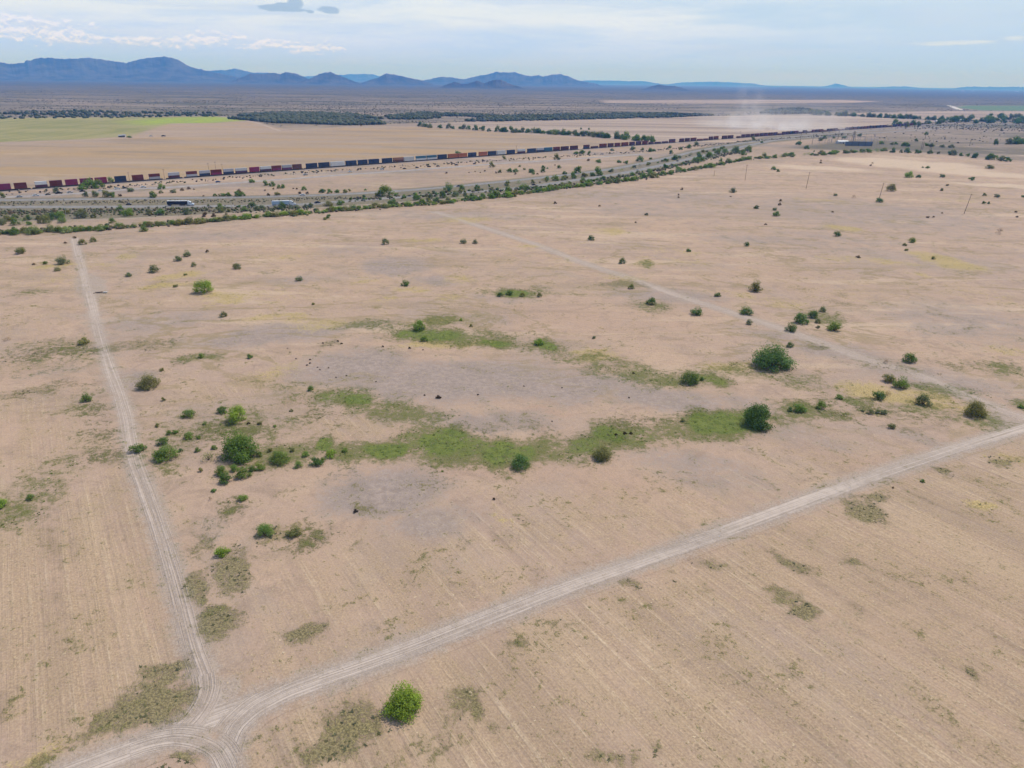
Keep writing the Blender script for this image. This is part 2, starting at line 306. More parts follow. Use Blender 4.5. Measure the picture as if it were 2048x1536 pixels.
def poly_field(X, Y, P, feather):
    inside = np.zeros(X.shape, bool); dmin = np.full(X.shape, 1e12)
    n = len(P)
    for i in range(n):
        ax, ay = P[i]; bx, by = P[(i + 1) % n]
        c = ((ay > Y) != (by > Y)) & (X < (bx - ax) * (Y - ay) / (by - ay + 1e-12) + ax); inside ^= c
        ex, ey = bx - ax, by - ay; t = np.clip(((X - ax) * ex + (Y - ay) * ey) / (ex * ex + ey * ey), 0, 1)
        dmin = np.minimum(dmin, (X - ax - t * ex) ** 2 + (Y - ay - t * ey) ** 2)
    d = np.sqrt(dmin) * np.where(inside, 1, -1)
    return np.clip(0.5 + d / (2 * feather), 0, 1).astype(np.float32)

def resample(pts, step):
    pts = np.asarray(pts, float); seg = np.linalg.norm(np.diff(pts, axis=0), axis=1); s = np.r_[0, np.cumsum(seg)]
    # smooth through the control points
    n = max(3, int(s[-1] / step)); q = np.linspace(0, s[-1], n)
    out = np.stack([np.interp(q, s, pts[:, i]) for i in range(2)], 1)
    k = max(1, int(np.median(seg) / step / 3))
    if k > 1:
        pad = np.r_[np.repeat(out[:1], k, 0), out, np.repeat(out[-1:], k, 0)]
        ker = np.ones(2 * k + 1) / (2 * k + 1)
        sm = np.stack([np.convolve(pad[:, i], ker, 'valid') for i in range(2)], 1); sm[0] = out[0]; sm[-1] = out[-1]; out = sm
    return out
RUT_LINES = [(MAIN, 2.0, 1.0), (WEST, 1.9, 0.80), (SPUR, 1.3, 0.6), (SOUTH, 1.8, 0.85), (ARC, 1.5, 0.75), (DIAG, 2.4, 0.85)]
def rut_field(X, Y):
    """how much wheels have worn the ground at each point, over all the dirt tracks together"""
    out = np.zeros(X.shape, np.float32)
    for L, hw, st in RUT_LINES:
        P = resample([at(*p) for p in L], 2.0)
        lo = P.min(0) - 6; hi = P.max(0) + 6; i = np.nonzero((X > lo[0]) & (X < hi[0]) & (Y > lo[1]) & (Y < hi[1]))[0]
        if not len(i): continue
        d = np.full(len(i), 1e9)
        for k in range(0, len(i), 4000):
            j = i[k:k + 4000]; d[k:k + 4000] = np.sqrt(((X[j, None] - P[None, :, 0]) ** 2 + (Y[j, None] - P[None, :, 1]) ** 2).min(1))
        out[i] = np.maximum(out[i], st * np.clip(1.35 - np.maximum(d - 0.9, 0) / hw, 0, 1))
    return out
def gravel(X, Y):
    out = ell_field(X, Y, ELLS['gravel'])
    for L, hw, st in GRAVEL_LINES:
        P = np.array([at(*p) for p in L])
        for p, q in zip(P[:-1], P[1:]):
            lo = np.minimum(p, q) - 9; hi = np.maximum(p, q) + 9
            i = np.nonzero((X > lo[0]) & (X < hi[0]) & (Y > lo[1]) & (Y < hi[1]))[0]
            if not len(i): continue
            e = q - p; t = np.clip(((X[i] - p[0]) * e[0] + (Y[i] - p[1]) * e[1]) / (e @ e), 0, 1)
            d = np.hypot(X[i] - p[0] - t * e[0], Y[i] - p[1] - t * e[1])
            out[i] = np.maximum(out[i], st * np.clip(1.25 - d / hw, 0, 1))
    return out
def ground_layers(X, Y):
    """three colour attributes at world points: A=(green,olive,yellow,clay) B=(sand,straw,scrub,crop) C=(tan,pale,pink,greenfar)"""
    R = np.hypot(X, Y); n = len(X)
    A = np.zeros((n, 4), np.float32); B = np.zeros((n, 4), np.float32); C = np.zeros((n, 4), np.float32)
    for i, k in enumerate(('green', 'olive', 'yellow', 'clay')): A[:, i] = ell_field(X, Y, ELLS[k]) * (1.12 if i < 2 else 1.0)
    B[:, 0] = ell_field(X, Y, ELLS['sand']); B[:, 1] = ell_field(X, Y, ELLS['straw']); C[:, 2] = ell_field(X, Y, ELLS['pink'])
    far = R > 350
    xf, yf = X[far], Y[far]
    pf = {k: poly_field(xf, yf, POLYS[k], f) for k, f in dict(crop=9, cropedge=12, tan=8, pale=14, strip=30, east=20, greenfar=30, south=6).items()}
    B[far, 3] = pf['crop']; C[far, 0] = np.maximum(pf['tan'], pf['cropedge'] * 0.8)
    C[far, 1] = np.maximum.reduce([pf['pale'], pf['strip'], pf['east']])
    C[far, 3] = pf['greenfar']
    bare = np.maximum.reduce([pf['south'], pf['tan'], pf['cropedge'], pf['crop'], pf['pale'], pf['strip'], pf['east'], pf['greenfar']])
    farness = np.clip((np.hypot(xf, yf) - 1500) / 500, 0, 1)
    B[far, 2] = np.maximum((1 - bare) * (0.2 + 0.8 * farness), 0.88 * poly_field(xf, yf, POLYS['eastscrub'], 25))
    D = np.zeros((n, 4), np.float32); near = R < 900
    pl = np.maximum.reduce([poly_field(X[near], Y[near], POLYS['plough'], 8), poly_field(X[near], Y[near], POLYS['plough2'], 9), 0.75 * poly_field(X[near], Y[near], POLYS['plough3'], 14)])
    D[near, 1] = pl * (1 - np.clip(np.maximum(A[near, 0], A[near, 3] * 0.7), 0, 1))
    D[far, 0] = poly_field(xf, yf, POLYS['lime'], 45); D[far, 2] = np.maximum(poly_field(xf, yf, POLYS['verge'], 8), 0.8 * poly_field(xf, yf, POLYS['verge2'], 9)); D[:, 3] = gravel(X, Y)
    return A, B, C, D

# ------------------------------------------------------------------ ground material
FURROW = at(120, 700) - at(240, 1300)       # direction of the old plough lines (parallel to the western track)
FURROW_ANG = math.atan2(FURROW[1], FURROW[0])
def make_ground_group():
    g = bpy.data.node_groups.new("ground_colour", 'ShaderNodeTree')
    g.interface.new_socket("Color", in_out='OUTPUT', socket_type='NodeSocketColor')
    g.interface.new_socket("Bump", in_out='OUTPUT', socket_type='NodeSocketFloat')
    t = NT(g); out = t.new('NodeGroupOutput')
    P = t.new('ShaderNodeNewGeometry').outputs['Position']
    def four(name):
        a = t.attr(name); s = t.new('ShaderNodeSeparateColor'); t.l.new(a.outputs['Color'], s.inputs[0])
        return s.outputs[0], s.outputs[1], s.outputs[2], a.outputs['Alpha']
    green, olive, yellow, clay = four('cover_a'); sand, straw, scrub, crop = four('cover_b'); tan, pale, pink, gfar = four('cover_c'); lime, plough, verge, grav = four('cover_d')
    F = t.mapping(P, rot=(0, 0, -FURROW_ANG))                         # x along the furrows, y across
    px, py, pz = t.xyz(P); dist = t.new('ShaderNodeVectorMath', operation='LENGTH'); t.l.new(P, dist.inputs[0]); dist = dist.outputs['Value']
    n_big = t.noise(P, 0.012, 4, 0.55)              # ~80 m
    n_mid = t.noise(P, 0.075, 5, 0.6, 0.6)          # ~13 m
    n_sm = t.noise(P, 0.45, 4, 0.65, 0.4)           # ~2 m
    n_fine = t.noise(P, 2.1, 3, 0.7)                # ~0.5 m
    n_edge = t.add(t.mul(n_mid, 0.5), t.add(t.mul(n_sm, 0.55), t.mul(n_fine, 0.35)))   # ~0.7 mean
    edge = t.sub(n_edge, 0.70)
    # bare soil
    col = t.mix(t.step(n_big, 0.35, 0.68), (0.385, 0.272, 0.202), (0.352, 0.257, 0.205))
    col = t.mix(t.mul(t.step(n_mid, 0.44, 0.64), 0.75), col, (0.435, 0.315, 0.232))
    n_dk = t.noise(P, 0.11, 5, 0.68, 0.8)
    col = t.mix(t.mul(t.step(n_dk, 0.48, 0.66), 0.62), col, (0.270, 0.198, 0.152))
    n_m2 = t.noise(P, 0.030, 5, 0.62, 1.0)
    col = t.mix(t.mul(t.step(n_m2, 0.50, 0.66), 0.55), col, (0.315, 0.246, 0.203))
    col = t.mix(t.mul(t.step(n_m2, 0.44, 0.30), 0.55), col, (0.440, 0.318, 0.228))
    wl = t.noise(t.mapping(P, (0.006, 0.040, 1), rot=(0, 0, 0.2)), 1.0, 6, 0.66, 0.4)
    midf = t.mul(t.step(dist, 190, 330), t.step(dist, 1500, 900))
    col = t.mix(t.mul(t.mul(t.step(wl, 0.54, 0.64), midf), 0.65), col, (0.470, 0.355, 0.26))
    col = t.mix(t.mul(t.mul(t.step(wl, 0.45, 0.37), midf), 0.58), col, (0.275, 0.208, 0.150))
    col = t.mix(t.mul(t.step(t.add(pink, t.mul(edge, 1.8)), 0.25, 0.85), 0.6), col, (0.372, 0.250, 0.190))
    # the bare grey clay pans
    col = t.mix(t.mul(t.step(t.add(clay, t.mul(edge, 2.4)), 0.18, 0.85), 0.90), col, t.mix(t.step(n_sm, 0.35, 0.65), (0.248, 0.203, 0.184), (0.305, 0.246, 0.219)))
    # straw stubble and the old plough lines
    fstreak = t.noise(t.mapping(F, (0.014, 0.26, 1)), 1.0, 5, 0.62, 0.15)
    frow = t.noise(t.mapping(F, (0.022, 1.15, 1)), 1.0, 3, 0.6)
    stubble = t.math('MAXIMUM', t.mul(straw, 0.8), t.mul(plough, 0.8))
    sm = t.step(t.add(stubble, t.add(t.mul(edge, 2.2), t.mul(t.sub(fstreak, 0.5), 2.2))), 0.15, 1.05)
    strawc = t.mix(t.step(n_fine, 0.35, 0.65), (0.300, 0.214, 0.143), (0.390, 0.288, 0.190))
    col = t.mix(t.mul(sm, 0.80), col, strawc)
    fbroad = t.noise(t.mapping(F, (0.004, 0.075, 1)), 1.0, 3, 0.55)
    col = t.mix(t.mul(t.mul(t.step(fbroad, 0.46, 0.62), plough), 0.40), col, (0.285, 0.208, 0.152))
    col = t.mix(t.mul(t.mul(t.step(fbroad, 0.48, 0.36), plough), 0.35), col, (0.435, 0.325, 0.225))
    lines = t.math('MAXIMUM', plough, t.mul(t.mul(t.step(straw, 0.2, 0.7), t.step(dist, 460, 200)), 0.6))
    col = t.mix(t.mul(t.mul(t.step(frow, 0.54, 0.68), t.step(n_sm, 0.38, 0.62, a=0.25)), t.mul(t.mul(lines, t.step(n_big, 0.35, 0.6, a=0.5)), 0.78)), col, (0.52, 0.41, 0.295))
    col = t.mix(t.mul(t.mul(t.step(fstreak, 0.47, 0.34), t.step(t.add(n_sm, t.sub(n_mid, 0.5)), 0.36, 0.64, a=0.1)), t.mul(lines, 0.66)), col, (0.230, 0.168, 0.120))
    # rills: thin winding threads of weeds where water last ran
    rv = t.noise(t.mapping(P, (0.010, 0.022, 1), rot=(0, 0, 0.25)), 1.0, 6, 0.62, 0.5)
    rill = t.mul(t.step(t.math('ABSOLUTE', t.sub(rv, 0.52)), 0.020, 0.006), t.step(n_big, 0.40, 0.54))
    col = t.mix(t.mul(t.mul(rill, t.mul(t.step(tan, 0.6, 0.2), t.step(dist, 170, 300))), 0.6), col, (0.235, 0.185, 0.095))
    # dry tufts and weed litter everywhere, patchy
    n_lit = t.noise(P, 1.1, 4, 0.72, 0.8)
    lit = t.mul(t.step(n_lit, 0.54, 0.66), t.step(t.add(n_mid, t.mul(t.sub(n_big, 0.5), 0.8)), 0.38, 0.62, a=0.12))
    col = t.mix(t.mul(lit, 0.72), col, (0.165, 0.125, 0.084))
    spot = t.mul(t.step(n_lit, 0.70, 0.76), t.step(n_big, 0.4, 0.6, a=0.3))
    col = t.mix(t.mul(spot, 0.6), col, (0.11, 0.085, 0.06))
    lit2 = t.mul(t.step(n_lit, 0.44, 0.34), t.step(n_mid, 0.62, 0.44, a=0.2))
    col = t.mix(t.mul(lit2, 0.60), col, (0.48, 0.365, 0.258))
    col = t.mix(t.mul(t.step(verge, 0.1, 0.7), t.step(n_edge, 0.5, 0.85, a=0.80, b=1.0)), col, t.mix(t.step(n_sm, 0.4, 0.6), (0.115, 0.108, 0.070), (0.200, 0.172, 0.122)))
    # pale sand and the far fields
    col = t.mix(t.mul(t.step(t.add(sand, t.mul(edge, 1.2)), 0.25, 0.8), 0.85), col, (0.49, 0.38, 0.285))
    hb = t.noise(t.mapping(P, (0.0012, 0.012, 1), rot=(0, 0, 0.07)), 1.0, 5, 0.6, 0.5)
    tanc = t.mix(t.step(hb, 0.38, 0.66), (0.300, 0.232, 0.182), (0.335, 0.230, 0.126))
    tanc = t.mix(t.mul(t.step(t.noise(t.mapping(P, (0.004, 0.05, 1), rot=(0, 0, 0.12)), 1.0, 4, 0.6), 0.55, 0.7), 0.45), tanc, (0.29, 0.215, 0.13))
    tf = t.noise(t.mapping(P, (0.004, 0.016, 1), rot=(0, 0, 0.05)), 1.0, 6, 0.66, 0.6)
    tanc = t.mix(t.mul(t.step(tf, 0.50, 0.66), 0.8), tanc, (0.235, 0.180, 0.132))
    tanc = t.mix(t.mul(t.step(tf, 0.44, 0.34), 0.5), tanc, (0.39, 0.300, 0.225))
    col = t.mix(tan, col, tanc)
    pb = t.noise(t.mapping(P, (0.0008, 0.011, 1), rot=(0, 0, -0.25)), 1.0, 5, 0.62, 0.3)
    palec = t.mix(t.step(pb, 0.36, 0.64), (0.235, 0.182, 0.150), (0.385, 0.302, 0.245))
    col = t.mix(pale, col, palec)
    # green crop with plough rows
    cr = t.noise(t.mapping(P, (0.10, 0.004, 1), rot=(0, 0, 0.30)), 1.0, 3, 0.6)
    crb = t.noise(t.mapping(P, (0.0022, 0.006, 1)), 1.0, 4, 0.55)
    cropc = t.mix(t.step(t.add(crb, t.mul(t.sub(cr, 0.5), 1.3)), 0.34, 0.66), (0.195, 0.195, 0.070), (0.275, 0.245, 0.115))
    cropc = t.mix(t.mul(lime, t.step(cr, 0.3, 0.6, a=0.6, b=1.0)), cropc, (0.255, 0.315, 0.045))
    tanrow = t.step(cr, 0.42, 0.58)
    col = t.mix(crop, col, cropc)
    col = t.mix(gfar, col, (0.10, 0.16, 0.085))
    # desert scrub plain
    sb = t.noise(t.mapping(P, (0.0011, 0.0042, 1), rot=(0, 0, 0.1)), 1.0, 8, 0.72, 0.6)
    scc = t.mix(t.step(sb, 0.42, 0.58), (0.090, 0.085, 0.062), (0.225, 0.178, 0.144))
    scc = t.mix(t.mul(t.step(t.noise(t.mapping(P, (0.003, 0.012, 1)), 1.0, 6, 0.7, 0.5), 0.56, 0.68), t.step(dist, 5000, 2600)), scc, (0.36, 0.285, 0.23))
    scc = t.mix(t.mul(t.step(t.noise(P, 0.05, 3, 0.6), 0.50, 0.60), t.step(dist, 4500, 2000, a=0.0, b=0.45)), scc, (0.115, 0.108, 0.08))
    scc = t.mix(t.mul(t.step(dist, 2600, 6000), 0.60), scc, (0.078, 0.074, 0.060))
    scc = t.mix(t.mul(t.step(dist, 5500, 11000), 0.85), scc, (0.055, 0.054, 0.047))
    col = t.mix(scrub, col, scc)
    gv = t.step(t.add(grav, t.mul(edge, 2.2)), 0.18, 0.80)
    col = t.mix(t.mul(gv, 0.88), col, t.mix(t.step(n_fine, 0.3, 0.7), (0.305, 0.246, 0.208), (0.362, 0.296, 0.250)))
    # annual grass: yellow, olive mats, fresh green along the wash
    ym = t.step(t.add(yellow, t.mul(edge, 3.0)), 0.15, 0.80)
    col = t.mix(t.mul(ym, 0.72), col, t.mix(t.step(n_fine, 0.38, 0.62), (0.255, 0.195, 0.075), (0.46, 0.36, 0.145)))
    om = t.step(t.add(olive, t.add(t.mul(edge, 4.0), t.mul(t.sub(n_lit, 0.5), 1.4))), 0.30, 1.0)
    col = t.mix(t.mul(om, 0.80), col, t.mix(t.step(n_fine, 0.36, 0.64), (0.078, 0.078, 0.036), (0.235, 0.200, 0.095)))
    gm = t.step(t.add(green, t.add(t.mul(edge, 3.6), t.mul(t.sub(n_lit, 0.5), 1.2))), 0.24, 1.0)
    gc = t.mix(t.step(n_fine, 0.36, 0.62), (0.095, 0.108, 0.030), (0.150, 0.150, 0.052))
    gc = t.mix(t.step(green, 0.85, 1.1), gc, t.mix(t.step(n_sm, 0.4, 0.6), (0.074, 0.118, 0.014), (0.118, 0.158, 0.026)))
    col = t.mix(t.mul(gm, 0.90), col, gc)
    # overall grain
    grain = t.add(t.mul(t.sub(n_fine, 0.5), 0.60), t.add(t.mul(t.sub(n_sm, 0.5), 0.36), t.mul(t.sub(n_lit, 0.5), 0.75)))
    col = t.mix(1.0, col, t.combine(t.mul(t.add(grain, 1.0), 1.10), t.mul(t.add(grain, 1.0), 1.075), t.mul(t.add(grain, 1.0), 0.995)), 'MULTIPLY')
    bump = t.add(t.mul(n_fine, 0.07), t.add(t.mul(n_sm, 0.22), t.mul(t.mul(t.add(fstreak, t.mul(frow, 0.4)), lines), 0.6)))
    bump = t.add(bump, t.mul(t.mul(n_fine, t.add(om, gm)), 0.25))
    t.l.new(col, out.inputs[0]); t.l.new(bump, out.inputs[1])
    return g
GG = make_ground_group()
def finish(t, col, bump=None, rough=0.95, dist=1.0, strength=0.8, spec=0.15):
    b = t.new('ShaderNodeBsdfPrincipled'); o = t.new('ShaderNodeOutputMaterial')
    t.put(b.inputs['Base Color'], col); t.put(b.inputs['Roughness'], rough); b.inputs['Specular IOR Level'].default_value = spec
    if bump is not None:
        bn = t.new('ShaderNodeBump'); bn.inputs['Strength'].default_value = strength; bn.inputs['Distance'].default_value = dist
        t.l.new(bump, bn.inputs['Height']); t.l.new(bn.outputs[0], b.inputs['Normal'])
    t.l.new(b.outputs[0], o.inputs[0]); return b
def new_mat(name):
    m = bpy.data.materials.new(name); m.use_nodes = True; m.node_tree.nodes.clear(); return m, NT(m.node_tree)
M_GROUND, t = new_mat("desert_ground")
gn = t.new('ShaderNodeGroup', node_tree=GG); finish(t, gn.outputs[0], gn.outputs[1])

def build_ground():
    th = np.concatenate([np.linspace(-180, -90, 13)[:-1], np.linspace(-90, -50, 41)[:-1], np.linspace(-50, 50, 1051)[:-1], np.linspace(50, 90, 41)[:-1], np.linspace(90, 180, 13)[:-1]])
    th = np.radians(th); r = [0.5, 8, 16]
    while r[-1] < 100: r.append(r[-1] * 1.04)
    while r[-1] < 1000: r.append(r[-1] * 1.0036)
    while r[-1] < 9000: r.append(r[-1] * 1.011)
    while r[-1] < 70000: r.append(r[-1] * 1.05)
    r = np.array(r); nr, nt = len(r), len(th)
    X = (r[:, None] * np.sin(th)[None]).ravel(); Y = (r[:, None] * np.cos(th)[None]).ravel()
    i = np.arange(nr - 1)[:, None] * nt; j = np.arange(nt)[None]; k = (j + 1) % nt
    f = np.stack([i + j, i + k, i + nt + k, i + nt + j], -1).reshape(-1, 4)[:, ::-1]
    me = mesh_from("ground", np.stack([X, Y, np.zeros_like(X)], 1), f, smooth=True)
    for nme, arr in zip(('cover_a', 'cover_b', 'cover_c', 'cover_d'), ground_layers(X, Y)): set_attr(me, nme, arr)
    tag(link("ground", me, mat=M_GROUND), kind='structure')
build_ground()

# ------------------------------------------------------------------ roads: sheets that melt into the soil
def strip(name, px_pts, width, z, mat, step=2.0, cross=8, wvar=0.0, px=True, ground_attr=True, ruts=False):
    P = resample([at(*p) for p in px_pts] if px else px_pts, step); n = len(P)
    T = np.gradient(P, axis=0); T /= np.linalg.norm(T, axis=1)[:, None]; N = np.stack([-T[:, 1], T[:, 0]], 1)
    s = np.r_[0, np.cumsum(np.linalg.norm(np.diff(P, axis=0), axis=1))]
    wd = width * (1 + wvar * (value_noise(s, s * 0, 25, 3) - 0.5) * 2)
    a = np.linspace(-1, 1, cross + 1)
    V = P[:, None, :] + N[:, None, :] * (a[None, :, None] * wd[:, None, None] / 2)
    X = V[..., 0].ravel(); Y = V[..., 1].ravel()
    i = np.arange(n - 1)[:, None] * (cross + 1); j = np.arange(cross)[None]
    f = np.stack([i + j, i + cross + 1 + j, i + cross + 2 + j, i + j + 1], -1).reshape(-1, 4)[:, ::-1]
    me = mesh_from(name, np.stack([X, Y, np.full_like(X, z)], 1), f, smooth=True)
    A = np.tile(a, n); S = np.repeat(s, cross + 1)
    endfade = np.clip(np.minimum(S, s[-1] - S) / (width * 2.2), 0, 1) ** 1.5
    ruts = rut_field(X, Y) if ruts else np.clip(1.2 - np.abs(A) * 1.1, 0, 1)
    set_attr(me, 'lane', np.stack([A * 0.5 + 0.5, S / 1000.0, endfade, ruts], 1))
    if ground_attr:
        for nme, arr in zip(('cover_a', 'cover_b', 'cover_c', 'cover_d'), ground_layers(X, Y)): set_attr(me, nme, arr)
    return tag(link(name, me, mat=mat), kind='structure')
def dirt_road_mat(name, shoulder, core, core_w=0.5, amount=1.0, ruts=0.5, half=3.0):
    m, t = new_mat(name)
    gn = t.new('ShaderNodeGroup', node_tree=GG)
    a = t.attr('lane'); s = t.new('ShaderNodeSeparateColor'); t.l.new(a.outputs['Color'], s.inputs[0])
    u = t.mul(t.sub(s.outputs[0], 0.5), 2.0); au = t.math('ABSOLUTE', u); along = t.mul(s.outputs[1], 1000.0)
    P = t.new('ShaderNodeNewGeometry').outputs['Position']
    n1 = t.noise(P, 0.35, 4, 0.65, 0.5); n2 = t.noise(P, 2.2, 3, 0.7)
    lv = t.combine(t.mul(along, 0.03), t.mul(u, half * 1.7))
    streak = t.noise(lv, 1.0, 4, 0.62, 0.25); streak2 = t.noise(t.combine(t.mul(along, 0.02), t.mul(u, half * 4.5), 3.0), 1.0, 3, 0.6, 0.15)
    wob = t.mul(t.sub(t.noise(t.combine(t.mul(along, 0.02), 7.0), 1.0, 3, 0.5), 0.5), 0.35)
    cu = t.math('ABSOLUTE', t.add(u, wob))
    shc = t.mix(t.step(n2, 0.3, 0.7), shoulder, tuple(c * 1.13 for c in shoulder))
    corec = t.mix(t.step(streak2, 0.38, 0.64), tuple(c * 0.84 for c in core), tuple(c * 1.10 for c in core))
    wear = a.outputs['Alpha']
    rut = t.step(t.add(t.mul(wear, 1.05), t.add(t.mul(t.sub(streak2, 0.5), 1.7), t.add(t.mul(t.sub(n1, 0.5), 1.0), t.mul(t.sub(n2, 0.5), 0.5)))), 0.42, 1.30)
    rut = t.mul(rut, t.step(wear, 0.02, 0.35))
    c = t.mix(ruts, shc, corec)
    cover = rut
    cover = t.mul(cover, amount)
    col = t.mix(cover, gn.outputs[0], c)
    finish(t, col, t.add(t.mul(gn.outputs[1], t.sub(1.0, t.mul(cover, 0.8))), t.mul(streak2, 0.05)))
    return m
M_ROAD = dirt_road_mat("dirt_road", (0.350, 0.286, 0.238), (0.505, 0.417, 0.340), 0.50, 0.90, 1.0, 3.5)
M_TRACK = dirt_road_mat("dirt_track", (0.35, 0.284, 0.235), (0.49, 0.398, 0.322), 0.6, 0.92, 1.0, 2.5)
M_FAINT = dirt_road_mat("faint_track", (0.335, 0.262, 0.214), (0.46, 0.365, 0.295), 0.8, 0.70, 1.0, 3.0)
M_FRONT = dirt_road_mat("frontage_track", (0.40, 0.31, 0.24), (0.47, 0.375, 0.295), 0.8, 0.8, 0.7, 3.0)
M_LANE = dirt_road_mat("dirt_lane", (0.37, 0.28, 0.215), (0.42, 0.325, 0.25), 0.8, 0.45, 0.6, 3.0)
strip("dirt_road", MAIN, 9.0, 0.030, M_ROAD, 0.8, 24, 0.05, ruts=True)
strip("dirt_track", WEST, 8.0, 0.018, M_TRACK, 0.8, 20, 0.08, ruts=True)
strip("dirt_track", SPUR, 6.0, 0.036, M_TRACK, 0.6, 20, 0.05, ruts=True)
strip("dirt_track", SOUTH, 7.5, 0.042, M_ROAD, 0.6, 20, 0.05, ruts=True)
strip("dirt_track", ARC, 6.5, 0.048, M_ROAD, 0.6, 20, 0.05, ruts=True)
strip("dirt_track", DIAG, 9.0, 0.012, M_FAINT, 2.0, 14, 0.1, ruts=True)
strip("dirt_track", [(-300,510),(0,481),(100,473),(250,463),(400,453),(520,446),(750,425),(1000,405),(1180,383),(1340,360),(1420,347),(1500,328),(1620,318),(1800,308),(1870,308),(1960,320),(2048,328)], 9.0, 0.024, M_LANE, 4.0, 6, 0.2)
strip("dirt_track", [(-300,455),(0,443),(140,440),(259,437),(326,433),(402,430),(510,424),(576,420),(690,412),(807,404),(902,397),(1009,387),(1076,381),(1165,370),(1259,353),(1320,338),(1393,321),(1450,307),(1507,291.5),(1582,284),(1640,278)], 8.0, 0.03, M_FRONT, 4.0, 6, 0.1)
strip("dirt_track", [(-500,312),(0,286.5),(180,279.5),(245,276.5),(440,269.5),(580,262.5),(700,252)], 12.0, 0.04, M_FRONT, 15.0, 4, 0.1)
strip("dirt_track", [(560,262),(520,247),(470,236),(440,232)], 16.0, 0.05, M_FRONT, 15.0, 4, 0.1)

M_ASPHALT, t = new_mat("asphalt")
a = t.attr('lane'); s = t.new('ShaderNodeSeparateColor'); t.l.new(a.outputs['Color'], s.inputs[0])
P = t.new('ShaderNodeNewGeometry').outputs['Position']
u = t.sub(s.outputs[0], 0.5); au = t.math('ABSOLUTE', u)
c = t.mix(t.step(t.noise(P, 0.15, 4), 0.35, 0.65), (0.185, 0.172, 0.156), (0.235, 0.218, 0.198))
worn = t.step(t.noise(t.combine(t.mul(s.outputs[1], 12.0), t.mul(u, 9.0)), 1.0, 3), 0.45, 0.65)
c = t.mix(t.mul(worn, 0.5), c, (0.30, 0.28, 0.252))
edge_l = t.mul(t.step(au, 0.375, 0.382), t.step(au, 0.395, 0.388)); c = t.mix(t.mul(edge_l, 0.8), c, (0.7, 0.68, 0.62))
dash = t.mul(t.step(au, 0.008, 0.005), t.step(t.math('FRACT', t.mul(s.outputs[1], 1000 / 12.0)), 0.25, 0.24)); c = t.mix(t.mul(dash, 0.8), c, (0.75, 0.74, 0.7))
finish(t, c, t.noise(P, 8.0, 2), 0.85, 0.02, 0.3)
EAST = [(-400,419),(0,414),(260,413.5),(360,412.5),(560,412),(640,407),(750,398),(850,390),(1010,379.5),(1089,369.5),(1152,360),(1216,351.5),(1268,342.5),(1364,321.5),(1393,314),(1440,303.5),(1541,281.5),(1596,276),(1685,269),(1779,264),(1900,256),(2048,246),(2400,225)]
WESTB = [(-400,404),(0,400.5),(250,397.5),(500,394.5),(600,392),(700,388),(800,382),(900,374),(1000,364),(1100,353.5),(1184,344),(1254,333),(1339,315),(1383,304),(1466,289),(1541,277.5),(1610,271),(1700,264),(1800,257.5),(2000,246)]
strip("highway", EAST, 11.5, 0.05, M_ASPHALT, 6.0, 8, ground_attr=False)
strip("highway", WESTB, 10.5, 0.05, M_ASPHALT, 6.0, 8, ground_attr=False)
M_STREET, t = new_mat("old_asphalt")
P = t.new('ShaderNodeNewGeometry').outputs['Position']
finish(t, t.mix(t.step(t.noise(P, 0.12, 5, 0.65), 0.35, 0.65), (0.27, 0.235, 0.21), (0.37, 0.325, 0.285)), t.noise(P, 6.0, 2), 0.9, 0.02, 0.3)
strip("frontage_road", [(-300,404),(0,395.5),(60,391.5),(160,387),(250,378.5),(339,375),(415,369.5),(500,363.5),(614,355.3),(690,349.3),(760,344.6),(864,337.3),(940,331.4),(1009,326.3),(1100,321.5),(1200,314),(1290,308)], 11.0, 0.035, M_STREET, 6.0, 4, ground_attr=False)

